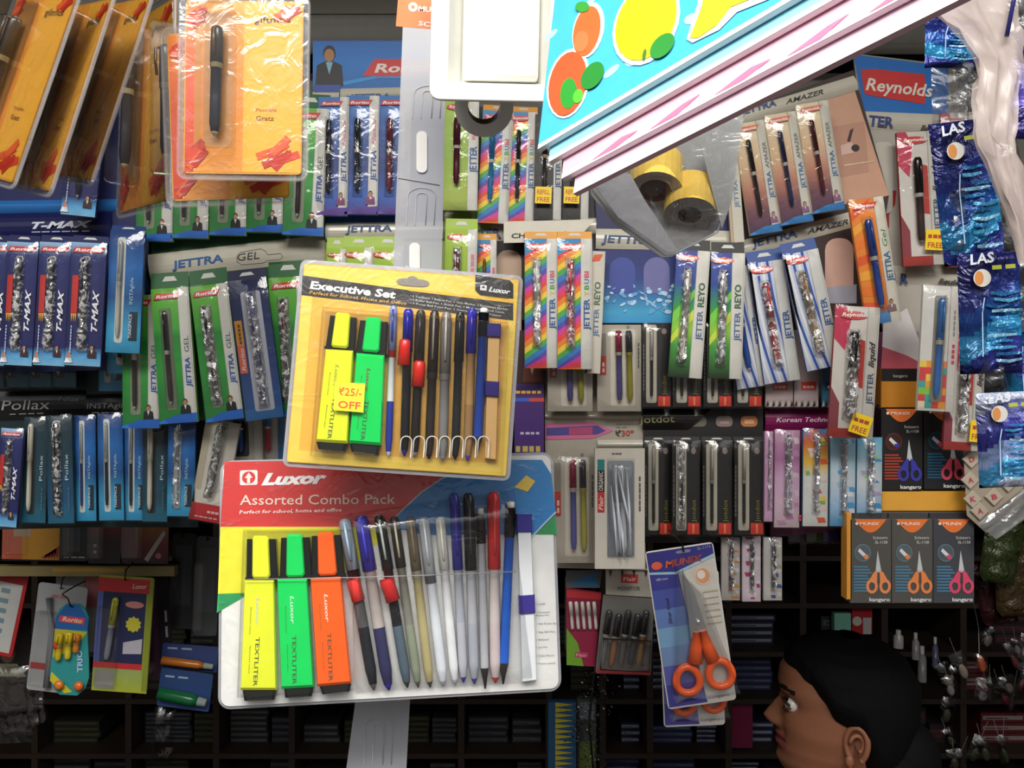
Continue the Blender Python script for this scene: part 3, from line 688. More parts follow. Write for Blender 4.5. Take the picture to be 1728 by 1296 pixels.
def d_lux(m, a, t, b, u, p):
    w, h = b - a, u - t
    m.rect(a, t + 4, b - w * .07, t + h * .14, .8, 'b02428'); m.rect(a + w * .1, t + h * .14, b - w * .12, u - h * .25, .6, '1c2248'); m.rect(a, t + h * .14, a + w * .1, u - h * .25, .7, '4a5a9a'); m.rect(b - w * .1, t + 3, b, u - 3, .7, '7a8424')
    m.rect(a, u - h * .25, b - w * .12, u - h * .20, .9, 'b8262a'); m.grad(a, u - h * .20, b, u, .5, [(0, '8a9a5a'), (1, '9aa42c')])
    m.text('Luxor', (a + w * .62, t + h * .10), (b - w * .12, t + h * .095), 8, 1.3, 'd0b8b0', .02, .2); m.ell(a + w * .68, t + h * .24, w * .17, h * .03, 1.2, 'b87870')
    n = 20; m.poly([(a + w * .68 + (w * .15 if k % 2 else w * .12) * math.cos(-2 * math.pi * k / n), t + h * .41 + (w * .15 if k % 2 else w * .12) * math.sin(-2 * math.pi * k / n)) for k in range(n)], 1.2, 'b8b030')
    m.poly([(a + w * .52, t + h * .57), (a + w * .52, t + h * .67), (a + w * .86, t + h * .66), (a + w * .86, t + h * .53)], 1.2, 'a8a4ac')
    pen_obj(p, a + w * .36, t + h * .18, a + w * .26, u - h * .27, 6, body='7a8090', cap='a8a83a', tip='202226'); m.rect(a + w * .05, u - h * .18, a + w * .4, u - 4, 1, '8c8c84')
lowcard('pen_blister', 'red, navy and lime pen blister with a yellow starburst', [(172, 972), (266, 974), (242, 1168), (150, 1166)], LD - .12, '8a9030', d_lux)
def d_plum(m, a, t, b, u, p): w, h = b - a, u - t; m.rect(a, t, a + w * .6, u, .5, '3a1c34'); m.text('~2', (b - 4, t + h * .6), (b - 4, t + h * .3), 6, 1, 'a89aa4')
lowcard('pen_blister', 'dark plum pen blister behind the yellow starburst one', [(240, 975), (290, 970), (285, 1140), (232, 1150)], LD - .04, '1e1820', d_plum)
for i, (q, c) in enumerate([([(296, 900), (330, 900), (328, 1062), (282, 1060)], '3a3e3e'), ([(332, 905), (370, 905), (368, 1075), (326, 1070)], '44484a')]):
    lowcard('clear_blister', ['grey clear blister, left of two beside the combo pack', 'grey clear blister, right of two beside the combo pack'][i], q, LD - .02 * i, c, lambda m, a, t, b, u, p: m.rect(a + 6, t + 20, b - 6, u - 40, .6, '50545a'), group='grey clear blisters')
def glue(lab, quad, c, c2, d):
    p = P('glue_tube_pack', lab, 'glue pack', d, quad=quad, group='glue packs left of the combo pack'); w, h = p.w, p.h; a, t = -w / 2, -h / 2; m = MB(); m.prism(rrect(a, t, -a, -t, 3), -3, 0, c); m.text('~2', (a + w * .1, t + h * .22), (a + w * .6, t + h * .2), 5, 1, '8a98b0', .01); p.B(m, 'card')
    m = MB(); m.lathe((a + w * .05, h * .12, 8), (a + w * .8, h * .2, 8), [(0, h * .16, c2), (.85, h * .16, c2), (1, h * .1, c2)], 'gloss'); o = p.B(m, 'tube'); m = MB(); m.lathe((a + w * .8, h * .2, 8), (a + w * .96, h * .22, 8), [(0, h * .12, '9aa8a0'), (1, h * .10, '9aa8a0')], 'gloss'); p.B(m, 'cap', o)
glue('orange glue tube pack left of the combo pack', [(275, 1085), (368, 1092), (366, 1135), (270, 1128)], '2a3a6a', 'a8601c', LD - .05)
glue('blue pack with a green glue tube below the orange one', [(270, 1128), (362, 1138), (350, 1202), (266, 1190)], '1f3a6a', '145a34', LD - .08)
for i, q in enumerate([[(-20, 1130), (58, 1120), (50, 1250), (-20, 1260)], [(48, 1150), (80, 1140), (70, 1225), (42, 1240)], [(262, 1192), (300, 1195), (290, 1290), (255, 1290)]]):
    p = P('clear_bag', ['crumpled clear bag at the lower left edge', 'small clear bag right of the crumpled one, lower left', 'dim clear bag under the green glue pack'][i], 'bag', LD - .05, quad=q, group='dim clear bags, lower left'); w, h = p.w, p.h; g = MB()
    g.sheet([(-w / 2, -h / 2), (w / 2, -h / 2), (w / 2, h / 2), (-w / 2, h / 2)], 7, 10, 8, 5, 'bag', 80 + i, edge=0); i or g.sheet([(-w / 2, -h / 2), (w / 2, -h / 2), (w / 2, h / 2), (-w / 2, h / 2)], 5, 8, -6, 3, 'bag', 90 + i, edge=-2); p.B(g, 'bag_film')
# ============================================================ dim lower right: bunches of clear sachets
R = random.Random(77)
for i in range(26):
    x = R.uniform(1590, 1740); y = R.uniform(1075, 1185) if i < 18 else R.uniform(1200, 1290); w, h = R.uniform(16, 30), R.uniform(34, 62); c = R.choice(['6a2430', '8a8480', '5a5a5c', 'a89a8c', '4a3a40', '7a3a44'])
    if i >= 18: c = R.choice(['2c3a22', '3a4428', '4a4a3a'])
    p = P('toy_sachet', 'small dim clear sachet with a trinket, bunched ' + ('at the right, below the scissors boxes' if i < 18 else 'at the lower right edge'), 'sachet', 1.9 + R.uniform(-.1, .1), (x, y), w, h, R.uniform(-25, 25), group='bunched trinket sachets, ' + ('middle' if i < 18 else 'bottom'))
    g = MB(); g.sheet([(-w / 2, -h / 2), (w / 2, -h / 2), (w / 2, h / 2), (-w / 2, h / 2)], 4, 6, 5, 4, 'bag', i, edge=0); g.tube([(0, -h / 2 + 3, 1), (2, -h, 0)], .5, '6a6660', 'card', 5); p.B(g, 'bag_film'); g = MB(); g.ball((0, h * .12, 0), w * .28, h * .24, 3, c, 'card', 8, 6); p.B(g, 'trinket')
p = P('toy_sachet', 'orange trinket sachet hanging on a thin thread at the right', 'sachet', 1.8, (1656, 1120), 20, 36, 12); g = MB(); g.ball((0, 0, 0), 7, 15, 5, 'c8603a', 'gloss', 10, 7); p.B(g, 'trinket'); g = MB(); g.sheet([(-10, -20), (10, -20), (11, 22), (-11, 22)], 4, 6, 7, 2, 'bag', 5, edge=0); g.tube([(0, -18, 0), (8, -60, 0), (12, -260, 0)], .5, 'a8a49c', 'card', 5); p.B(g, 'bag_film')
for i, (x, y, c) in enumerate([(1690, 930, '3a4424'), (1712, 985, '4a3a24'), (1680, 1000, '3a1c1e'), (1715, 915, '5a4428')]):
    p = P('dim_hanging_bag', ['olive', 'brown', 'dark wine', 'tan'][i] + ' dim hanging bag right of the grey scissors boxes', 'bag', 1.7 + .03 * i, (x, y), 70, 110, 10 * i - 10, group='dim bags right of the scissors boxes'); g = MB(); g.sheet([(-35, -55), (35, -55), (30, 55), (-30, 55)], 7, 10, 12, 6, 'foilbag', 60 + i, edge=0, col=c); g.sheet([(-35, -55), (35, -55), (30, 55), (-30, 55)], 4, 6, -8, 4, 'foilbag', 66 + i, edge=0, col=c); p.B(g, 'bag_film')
def keyring():
    p = P('letter_tile_strip', 'beige strip of letter tiles below the pink handled black scissors box', 'tile strip', 1.15, (1672, 850)); m = MB(); L = p.L
    m.poly(L([(1626, 760), (1632, 870), (1665, 900), (1728, 850), (1728, 820), (1650, 760)]), -1, 'a09484')
    for k, (x, y, ch) in enumerate([(1638, 775, 'D'), (1636, 810, 'A'), (1676, 838, 'B'), (1652, 862, 'A'), (1700, 815, 'R'), (1640, 842, 'K')]):
        q = L([(x, y)])[0]; r = 13; m.prism([(q[0], q[1] - r * 1.2), (q[0] - r * 1.2, q[1]), (q[0], q[1] + r * 1.2), (q[0] + r * 1.2, q[1])], 0, 4, 'b8ac9a', bev=1); m.text(ch, (q[0] - 4, q[1] + 5), (q[0] + 5, q[1] + 3), 9, 4.6, 'b83a50', .03)
    p.B(m, 'tile_sheet')
    p = P('clear_plastic_sachet', 'dark and clear crumpled wrapper below the beige letter tiles', 'wrapper', 1.12, (1690, 875), group='crumpled clear wrappers on the right'); g = MB(); g.sheet([(-40, 10), (40, -55), (60, -10), (-10, 40)], 7, 9, 6, 6, 'bag', 71, edge=0); g.sheet([(-38, 8), (38, -50), (56, -10), (-8, 36)], 5, 6, -6, 3, 'smoke', 72, edge=-2); p.B(g, 'wrapper_film')
keyring()
# ============================================================ the person behind the counter, head turned to the left
def interp(t, x):
    for (a, b), (c, d) in zip(t[:-1], t[1:]):
        if a <= x <= c:
            k = (x - a) / (c - a or 1); k = k * k * (3 - 2 * k) * .5 + k * .5; return b + (d - b) * k
    return t[0][1] if x < t[0][0] else t[-1][1]
def person():
    HH = .217; d = 1.42
    root = bpy.data.objects.new('person', None); scene.collection.objects.link(root)
    root['label'] = 'person with black hair and a gold earring, head turned left, looking up'; root['category'] = 'person'
    yaw = math.radians(-13)
    # head frame: local x forward (face), y lateral, z up; forward points to picture left, turned a little to the viewer
    fwd = Vector((-math.cos(yaw), -math.sin(yaw), 0)); pit = math.radians(4)
    fwd = (fwd * math.cos(pit) + Vector((0, 0, 1)) * math.sin(pit)).normalized()
    lat = Vector((math.sin(yaw), -math.cos(yaw), 0)); up = fwd.cross(lat); 
    if up.z < 0: up = -up
    Rm = Matrix((fwd, lat, up)).transposed().to_4x4(); base = at(1444, 1254, d - .06) - Rm.to_3x3() @ (Vector((-.05, .345, .37)) * HH); root.matrix_world = Matrix.Translation(base)
    T = lambda v: Rm.to_3x3() @ (Vector(v) * HH)
    front = [(-.5, .20), (-.2, .20), (-.08, .24), (-.03, .36), (.02, .41), (.08, .43), (.2, .44), (.31, .445), (.36, .445), (.45, .44), (.53, .44), (.58, .455), (.65, .475), (.74, .47), (.82, .43), (.9, .35), (.96, .22), (1, 0.01)]
    side = [(-.5, .22), (-.2, .21), (-.08, .22), (0, .25), (.1, .29), (.2, .315), (.35, .345), (.5, .355), (.62, .36), (.75, .345), (.85, .30), (.93, .21), (1, .01)]
    back = [(-.5, .24), (-.2, .25), (0, .30), (.15, .38), (.3, .42), (.5, .465), (.7, .455), (.85, .37), (.94, .25), (1, .01)]
    def surf(th, v, grow=0.0):
        c, s_ = math.cos(th), math.sin(th); f = interp(front, v) if c > 0 else interp(back, v); a = interp(side, v)
        e_ = 2.3 if c > 0 else 2.0; r = 1 / ((abs(c) / (f + grow)) ** e_ + (abs(s_) / (a + grow)) ** e_) ** (1 / e_)
        return r * c, r * s_
    def g(x, m_, s_): return math.exp(-((x - m_) / s_) ** 2)
    m = MB(); NT, NV = 120, 130; skin = '8f5c42'
    def cskin(x, y, v):
        if .17 < v < .27 and x > .38 and abs(y) < .15 and abs(v - .218) < .045: return '8a4440' if abs(v - .226) > .006 else '3a1a18'
        if x > .3 and abs(abs(y) - .16) < .085 and abs(v - .615 - .02 * (1 - abs(abs(y) - .16) * 12)) < .016: return '1a1010'
        return skin
    grid = []
    for j in range(NV + 1):
        v = -.5 + 1.5 * j / NV; row = []
        for i in range(NT):
            # denser sampling over the face
            u = i / NT * 2 - 1; th = math.pi * (u * .45 + .55 * u ** 3)
            x, y = surf(th, v)
            if x > 0:
                n = interp([(.28, 0), (.305, .045), (.33, .100), (.362, .118), (.40, .098), (.46, .06), (.52, .02), (.57, 0)], v)
                x += n * g(y, 0, .058 + .03 * g(v, .34, .05)) + .02 * g(v, .335, .028) * g(abs(y), .075, .028)
                x -= .030 * g(y, 0, .02) * g(v, .30, .02)
                x += (.030 * g(v, .255, .022) + .026 * g(v, .19, .024) + .022 * g(v, .07, .05)) * g(y, 0, .11) - .016 * g(v, .225, .009) * g(y, 0, .10) - .010 * g(v, .14, .02) * g(y, 0, .1)
                x -= .055 * g(v, .515, .05) * g(abs(y), .165, .075)
                x += .018 * g(v, .61, .03) * g(abs(y), .16, .10) + .016 * g(v, .40, .08) * g(abs(y), .2, .08)
                x -= .012 * g(v, .3, .06) * g(abs(y), .13, .03)
            row.append(len(m.v)); p_ = T((x, y, v)); m.v.append((p_.x, -p_.z, -p_.y)); grid.append((x, y, v))
        if j:
            for i in range(NT):
                k = (i + 1) % NT; a = (j - 1) * NT + i; b = (j - 1) * NT + k; c = j * NT + k; e2 = j * NT + i
                m.face((a, b, c, e2), cskin(*grid[a]), 'skin', True)
    # neck into shoulders, torso and arms, continuing down behind the counter (one mesh)
    cx, cy, cz = base; loc = lambda X, Y, Z: (X, -Z, -Y)
    prof = [(-.07, .055, .058), (-.11, .062, .062), (-.145, .105, .085), (-.17, .165, .10), (-.22, .19, .115), (-.34, .165, .12), (-.5, .15, .12), (-.62, .18, .15), (-.75, .24, .19), (-.86, .26, .22)]
    b = len(m.v); NS = 28
    for z, rx, ry in prof:
        for i in range(NS):
            q = 2 * math.pi * i / NS; m.v.append(loc(.03 + rx * math.cos(q), ry * math.sin(q), z))
    for j in range(len(prof) - 1):
        for i in range(NS):
            k = (i + 1) % NS; m.face((b + j * NS + i, b + j * NS + k, b + (j + 1) * NS + k, b + (j + 1) * NS + i), skin if j < 2 else '3a2440', 'skin' if j < 2 else 'cloth', True)
    for sg in (-1, 1):
        m.tube([loc(.03 + sg * .16, 0, -.18), loc(.03 + sg * .2, -.01, -.30), loc(.03 + sg * .2, -.02, -.42)], [.05, .046, .040], '3a2440', 'cloth', 12)
        m.tube([loc(.03 + sg * .2, -.02, -.42), loc(.03 + sg * .15, -.1, -.52), loc(.03 + sg * .08, -.16, -.56)], [.038, .03, .024], skin, 'skin', 12)
        hx_, hy_, hz_ = .03 + sg * .065, -.175, -.565
        m.ball(loc(hx_, hy_, hz_), .036, .016, .042, skin, 'skin', 12, 8)
        for f_ in range(4): m.tube([loc(hx_ - sg * .01 + (f_ - 1.5) * .018, hy_ - .03, hz_), loc(hx_ - sg * .015 + (f_ - 1.5) * .019, hy_ - .06, hz_ - .004), loc(hx_ - sg * .02 + (f_ - 1.5) * .019, hy_ - .075 - .006 * (f_ in (1, 2)), hz_ - .018)], [.009, .008, .006], skin, 'skin', 8)
        m.tube([loc(hx_ - sg * .025, hy_ + .005, hz_), loc(hx_ - sg * .05, hy_ - .02, hz_ - .004), loc(hx_ - sg * .055, hy_ - .045, hz_ - .008)], [.011, .009, .007], skin, 'skin', 8)
    # ears: a shaped bowl with rolled rim on each side, part of the body mesh
    for sg in (1, -1):
        ec = (-.05, sg * .345, .37)
        rim = []
        for k in range(31):
            q = math.radians(-70 + 300 * k / 30 + 20); rx, rz = .074 + .010 * math.sin(q), .122
            rim.append(T((ec[0] - rx * math.cos(q) * .9 + .0, ec[1] + sg * (.045 + .035 * math.cos(q)), ec[2] + rz * math.sin(q))))
        m.tube([(p_.x, -p_.z, -p_.y) for p_ in rim], .0046, skin, 'skin', 8)
        c_ = T((ec[0] + .01, ec[1] + sg * .012, ec[2])); n0 = len(m.v); m.v.append((c_.x, -c_.z, -c_.y))
        for p_ in rim: m.v.append((p_.x, -p_.z, -p_.y))
        for k in range(len(rim) - 1): m.face((n0, n0 + 1 + k, n0 + 2 + k), '7c4c38', 'skin', True)
        inner = [T((ec[0] - .045 * math.cos(q), ec[1] + sg * .05, ec[2] + .01 + .06 * math.sin(q))) for q in [math.radians(-60 + 24 * k) for k in range(11)]]
        m.tube([(p_.x, -p_.z, -p_.y) for p_ in inner], .0035, skin, 'skin', 6)
        lb = T((ec[0] + .035, ec[1] + sg * .03, ec[2] - .125)); m.ball((lb.x, -lb.z, -lb.y), .0075, .010, .006, skin, 'skin', 10, 7)
        if sg == 1: lobe = lb
    # eyelids
    m.build('body', root, 1.0)['label'] = 'brown skin and dark violet top'
    for sg in (1, -1):
        k = MB(); e_ = T((.372, sg * .155, .512)); k.ball((e_.x, -e_.z, -e_.y), .0125, .0120, .0125, 'd8d4cc', 'gloss', 18, 12); eo = k.build('eye', root, 1.0)
        k = MB(); dr = (Rm.to_3x3() @ Vector((.80, sg * .12, .50))).normalized() * .0082; i_ = e_ + dr; k.ball((i_.x, -i_.z, -i_.y), .0055, .0055, .0055, '1a0e0a', 'gloss', 12, 8); k.build('iris', eo, 1.0)
        k = MB()
        for zz, cl in ((.034, 1), (-.036, -1)):
            pts = []
            for q in range(9):
                t_ = -1 + q / 4; pts.append(T((.445 - .045 * t_ * t_ + (.0 if cl > 0 else -.008), sg * (.155 + .068 * t_), .515 + zz * (1 - .75 * t_ * t_))))
            k.tube([(p_.x, -p_.z, -p_.y) for p_ in pts], .0024 if cl > 0 else .0018, '5a3426' if cl < 0 else '2c1a14', 'skin', 6)
        k.build('eyelid', root, 1.0)
    # hair: a shell following the skull with the hairline above the forehead and behind the ear, and a low bun
    k = MB(); NT2, NV2 = 110, 50; idx = {}
    LINE = [(0, .80), (.5, .79), (.85, .72), (1.1, .62), (1.3, .50), (1.5, .47), (1.72, .44), (1.9, .28), (2.1, .12), (2.4, .06), (3.2, .02)]
    for j in range(NV2 + 1):
        for i in range(NT2):
            th = math.pi * (2 * i / NT2 - 1); lo_ = interp(LINE, abs(th)); w_ = j / NV2; v = lo_ + (1.0 - lo_) * w_; ed = v - lo_
            gr = .004 + .05 * min(1, ed / .10) + (.05 * g(abs(th), 2.2, .7) + .045 * g(abs(th), 1.4, .5)) * min(1, ed / .15)
            x, y = surf(th, min(v, .999), gr * (1 if v < .9 else 1) + .0015 * math.sin(th * 31 + 5 * v)); p_ = T((x, y, v + .042 * min(1, ed * 5)))
            if j == 0: x, y = surf(th, v, -.01); p_ = T((x, y, v))
            idx[(j, i)] = len(k.v); k.v.append((p_.x, -p_.z, -p_.y))
    for j in range(NV2):
        for i in range(NT2):
            k.face((idx[(j, i)], idx[(j, (i + 1) % NT2)], idx[(j + 1, (i + 1) % NT2)], idx[(j + 1, i)]), '0b0a0b', 'hair', True)
    for c3, r3 in (((-.44, .0, .20), (.055, .062, .06)), ((-.36, .12, .08), (.05, .055, .05)), ((-.34, 0, -.06), (.06, .07, .06))):
        p_ = T(c3); k.ball((p_.x, -p_.z, -p_.y), *r3, '0b0a0b', 'hair', 24, 16)
    k.build('hair', root, 1.0)['label'] = 'black hair tied low at the back'
    k = MB(); k.ball((lobe.x - .001, -lobe.z + .010, -lobe.y + .007), .005, .005, .004, 'e0b040', 'metal', 12, 8); k.ball((lobe.x + .001, -lobe.z + .020, -lobe.y + .007), .0062, .0062, .005, 'e0b040', 'metal', 12, 8)
    k.build('earring', root, 1.0)['label'] = 'small gold drop earring'
    return root
person()
# ============================================================ the wall of hanging cards and pen packs
D = 1.18
CREAM = 'c6c1b2'
# --- far left navy card
board('display_card', 'navy display card behind the gift packs, far left', D + .03, [(-60, 150), (250, 130), (252, 622), (-60, 632)], '1c2258',
      bands=[([(-60, 362), (190, 358), (190, 402), (-60, 408)], '1b1e4e', [('T-MAX', (57, 387), (160, 384), 11, 'd8dce8', .04, .35), ('~6', (57, 394), (158, 392), 3, 'a8b0d0', 0, 0)]),
             ([(-60, 340), (200, 336), (200, 356), (-60, 362)], '2c6ab0', [])])
tmax('navy pen pack in the upper row, seen between the gift packs', 142, 262, 58, 205, -6, D - .01, 1, 0)
for i, (cx, lb) in enumerate([(-14, 'navy pen pack cut by the left picture edge'), (33, 'navy pen pack, first complete one from the left edge'), (88, 'navy pen pack, middle one of the left row'), (145, 'navy pen pack with a white shirted man, right end of its row')]):
    tmax(lb, cx, 512 + i * .5, 53 if i < 3 else 60, 208, -3.2, D - .012 * i, 10 + i, 1 if i else 0, flap=('1a2050', .06))
insta('sky blue pen pack right of the navy row', 211, 493, 58, 205, -2.5, D - .03, 22, 0, flap=('173a78', .05), pc='b8b4a8')
insta('sky blue pen pack bottom edge peeking under the one beside it', 213, 540, 60, 180, -1, D + .01, 23)
# --- pollax card
board('display_card', 'black teal display card with slanted white lettering below the navy row', D + .10, [(-60, 560), (152, 560), (152, 890), (-60, 895)], '12262c',
      bands=[([(-60, 662), (150, 658), (150, 705), (-60, 712)], '1b1d1e', [('Pollax', (6, 692), (88, 690), 17, 'b8b8b4', .0, .15), ('Pollax', (103, 676), (136, 677), 7, '9ab0b8', 0, 0), ('~4', (20, 700), (82, 698), 2.5, '9a9a94', 0, 0)])])
board('display_card', 'narrow dark display card right of the slanted white lettering', D + .09, [(146, 560), (300, 560), (335, 890), (146, 890)], '14282e',
      bands=[([(146, 666), (245, 664), (245, 702), (146, 705)], '191b1c', [('INSTAglide', (150, 689), (226, 688), 9, 'a4a8a8', 0, .1), ('~3', (158, 697), (206, 697), 2.5, '8a8a84', 0, 0)])])
for i, x in enumerate([-8, 26, 66, 108]):
    pollax('dark teal pen pack whose bottom shows below the navy row, ' + ['cut by the picture edge', 'first from the edge', 'second from the edge', 'beside the bright blue packs'][i], x, 560, 40, 186, 0, D + .07, 30 + i, 0)
insta('dim blue pen pack showing just above the dark header strip', 188, 570, 42, 180, 0, D + .07, 35)
tmax('short navy pen pack in the lower row at the picture edge', 15, 806, 38, 166, -4.5, D + .04, 41)
pollax('teal pen pack with a beige pen, left in the lower row', 59, 793, 40, 178, -1.5, D + .055, 42)
pollax('teal pen pack with crumpled glossy film', 101, 792, 44, 182, 1.5, D + .05, 43, 1.4)
insta('blue pen pack with a hidden pen right of the crumpled glossy teal pack', 144, 790, 36, 178, .5, D + .06, 44, pc='1c3a70')
insta('blue pen pack with a black gripped pen, left one of a matching pair', 187, 788, 42, 180, 1, D + .045, 45)
insta('blue pen pack with a black gripped pen, right one of a matching pair', 228, 790, 40, 176, 0, D + .05, 46)
pollax('teal pen pack between the blue packs, below the green packs', 262, 792, 42, 176, -.5, D + .045, 47)
insta('blue pen pack with silvery crumpled film, right end of the lower left row', 306, 792, 46, 158, -1.0, D + .03, 48, 1.6, pc='cfd4d8')
# white and red packs left of the combo pack
def wr(m, a, t, b, u):
    W_ = b - a; H_ = u - t
    m.rect(a, u - H_ * .17, b, u, .8, 'b8242c'); m.text('~3', (a + W_ * .5, u - H_ * .08), (b - W_ * .15, u - H_ * .08), H_ * .035, 1.3, 'e8b8b0'); m.text('~5', (a + W_ * .15, u - H_ * .03), (b - W_ * .15, u - H_ * .03), H_ * .02, 1.3, 'e8b8b0'); m.poly([(a + W_ * .3, u - H_ * .2), (b - W_ * .1, u - H_ * .34), (b, u - H_ * .26), (a + W_ * .6, u - H_ * .17)], 1, 'e8e6dc')
    m.rect(a, t, a + W_ * .2, u - H_ * .3, .8, 'b8ae98')
sleeve('pen_pack', 'white and red pen pack leaning beside the combo pack', 362, 795, 58, 172, -10, D + .03, 'white pen packs left of the combo pack', 'cfcac0', bgdraw=wr, strip=None, words=(('~5', '5a2a2a', .3, .46, 5, 0, 0, -.42),), pen=(.52, .05, .50, .74, .14, dict(body='8f948c', cap='aab0a8', tip='c8ccc8', band=None)), shiny=1.2, seed=51)
sleeve('pen_pack', 'white pen pack with a dark oval window left of the red header', 415, 755, 56, 150, 2, D + .06, 'white pen packs left of the combo pack', 'c2beb2', strip='d2cfc6', sw=.25, words=(), win=(.15, .6, .06, .6, '2c2c30'), pen=(.38, .08, .38, .55, .1, dict(body='2a5aa0', cap='25282c')), seed=52)
sleeve('pen_pack', 'white pen pack with blue and red bars right behind the red header', 462, 750, 40, 140, 0, D + .07, 'white pen packs left of the combo pack', 'b8b4ac', strip='2c6aa8', sw=.3, words=(), pen=(.3, .05, .3, .6, .12, dict(body='c02a3a', cap='2a6ab0')), seed=53)
# --- green gel card
board('display_card', 'green display card with a cream header strip and pen outline', D + .02, [(250, 160), (550, 150), (548, 560), (500, 705), (262, 712)], '154a26',
      bands=[([(250, 430), (548, 396), (550, 440), (255, 472)], CREAM, [('JETTRA', (293, 454), (379, 442), 12.5, '2f5f9c', .03, .1), ('GEL', (403, 441), (440, 437), 12, '3a3a38', .0, .15)])])
p = P('pen_outline_badge', 'thin pen shaped outline badge printed on the cream header of the green card', 'badge', D - .012, (438, 436)); m = MB()
l = p.L([(400, 432), (406, 426), (440, 420), (448, 424), (452, 430), (474, 428), (477, 434), (474, 438), (452, 440), (444, 444), (408, 447), (400, 442)])
m.tube([(x, y, 0) for x, y in l], .6, '4a4a46', 'card', 5, closed=True); p.B(m, 'outline')
for i, (cx, lb) in enumerate([(262, 'partly hidden behind the yellow gift pack'), (322, 'second from the left, only its foot showing'), (386, 'third from the left, only its foot showing'), (448, 'fourth from the left, under the gift pack corner')]):
    gel('green gel pack of the upper row, ' + lb, cx, 305 - i * 5, 62, 204, -1, D, ['6a2030', '4a1a5a', '2a2c34', '2a2c34'][i], 60 + i, 0)
gel('green gel pack of the upper row, complete and rightmost', 516, 290, 68, 215, -3, D - .01, '2a2c34', 65, 0)
gel('green gel pack with a plain white pen, leftmost in the lower row', 238, 610, 62, 225, 0, D + .005, 'd8d4c8', 66, 0, flap=False)
gel('green gel pack with a black pen, second in the lower row', 294, 600, 64, 228, 4, D - .008, '2a2428', 67, .6)
gel('green gel pack with glaring film, third in the lower row', 366, 595, 64, 230, 7, D - .015, '2a2428', 68, 1.6)
def navyx(m, a, t, b, u, w, h):
    m.box(a + w * .03, t + h * .28, a + w * .22, t + h * .46, .5, 2, 'e09a2c'); m.box(a + w * .03, t + h * .46, a + w * .22, t + h * .66, .5, 2, 'dd6a50')
    m.text('Rorito', (a + w * .19, t + h * .64), (a + w * .19, t + h * .48), w * .11, 2.4, 'f4e0d8', .01, .1); m.text('~5', (a + w * .18, t + h * .45), (a + w * .18, t + h * .3), w * .1, 2.4, '6a4a20', .01)
    m.rect(a, u - h * .08, b, u, .9, '2a6aa8')
sleeve('pen_pack', 'navy pen pack with a silvery window between the green packs', 432, 590, 64, 236, 7.5, D - .02, None, [(0, '1e2450'), (.6, '24407a'), (1, '2a5a98')], strip=None, win=(.28, .8, .08, .94, 'b4b8c4'), pen=(.55, .10, .55, .9, .085, dict(body='2c3478', cap='5a6090', tip='c8ccd8', band='b8bcc8')), shiny=1.2, seed=70, extra=navyx, flap=('1c2044', .08))
gel('green gel pack with a maroon pen, partly behind the yellow highlighter pack', 492, 585, 66, 235, 3, D - .01, '6a2834', 71, 1.5)
# --- Rorito header card and blue packs
def rorito(m, p):
    L = p.L; m.grad(*L([(528, 70)])[0], *L([(742, 152)])[0], .5, [(0, '1a6ac0'), (.5, '1576c8'), (1, '1460a8')])
    m.poly(L([(612, 129), (632, 100), (760, 100), (760, 129)]), 1.2, 'd03030'); l = L([(632, 123), (733, 121)]); m.text('Rorito', l[0], l[1], 15, 1.8, 'e8e0d8', .03, .2)
    m.poly(L([(578, 145), (640, 132), (742, 134), (742, 128), (640, 126), (570, 140)]), 1.0, '2a90d8')
    c = L([(556, 112)])[0]; bust(m, c[0], c[1], 66, 1.2, '16161c', '7ab0c8', 'a8784c'); m.rect(*L([(530, 144)])[0], *L([(575, 156)])[0], 2.4, '28489c')
board('display_card', 'blue header card with a man in a dark suit', D + .01, [(528, 68), (748, 68), (748, 400), (528, 400)], '1c4a90', draw=rorito,
      bands=[([(528, 155), (573, 155), (573, 192), (528, 192)], CREAM, []), ([(575, 150), (748, 146), (748, 164), (575, 172)], CREAM, [('JETTRA', (590, 170), (660, 168), 9, '2a5a8c', .02, .1)]),
             ([(550, 376), (748, 374), (748, 402), (550, 404)], CREAM, [('JETTRA', (584, 393), (662, 391), 11, '35507c', .03, .1)])])
BLBG = [(0, '2a78c4'), (.3, '2050a0'), (.6, '18387c'), (.85, '2a5ab0'), (1, '4a3c98')]
def bl_pack(lb, cx, cy, w, pc, seed):
    return sleeve('pen_pack', lb, cx, cy, w, 200, -1, D - .01, 'blue pen packs under the blue header', BLBG, words=(('JETTRA', '2a5a98', .46, .72, w * .16, .03, .1), ('Fiesta', 'd87a98', .2, .42, w * .13, .01, .4)), logo=('Rorito', 'd03a32', 'slant'),
                  pen=(.37, .2, .38, .82, .1, dict(body=pc, cap=pc, band='e4e0d6', tip=pc)), man=(.78, .86, .4, '7a3a6a', 'e0b0c8'), foot='5a3a98', seed=seed, shiny=.4)
bl_pack('blue pen pack with only its white side strip clear of the green pack', 562, 264, 52, '1c2030', 80)
bl_pack('blue pen pack with a black capped pen under the blue header card', 611, 262, 56, '14202a', 81)
bl_pack('blue pen pack with a maroon pen beside the frosted strip', 665, 262, 56, '6a1c2c', 82)
LIME = [(0, 'a8c83a'), (.5, '8fb42c'), (.9, 'a4b848'), (1, '8a9a38')]
def lime(lb, cx, cy, w, h, pc, seed, **k):
    return sleeve('pen_pack', lb, cx, cy, w, h, -1, D - .012, 'lime green pen packs', LIME, sw=.3, words=(('JETTER', '2f5f94', .42, .66, w * .2, .03, 0), ('~3', 'd88a9a', .2, .36, w * .16, .01, 0)), logo=('Reynolds', 'd8483a', 'oval'),
                  pen=(.38, .17, .38, .78, .11, dict(body=pc, cap=pc, band='e4e0d0', tip=pc)), seed=seed, flap=('9ab83a', .1), **k)
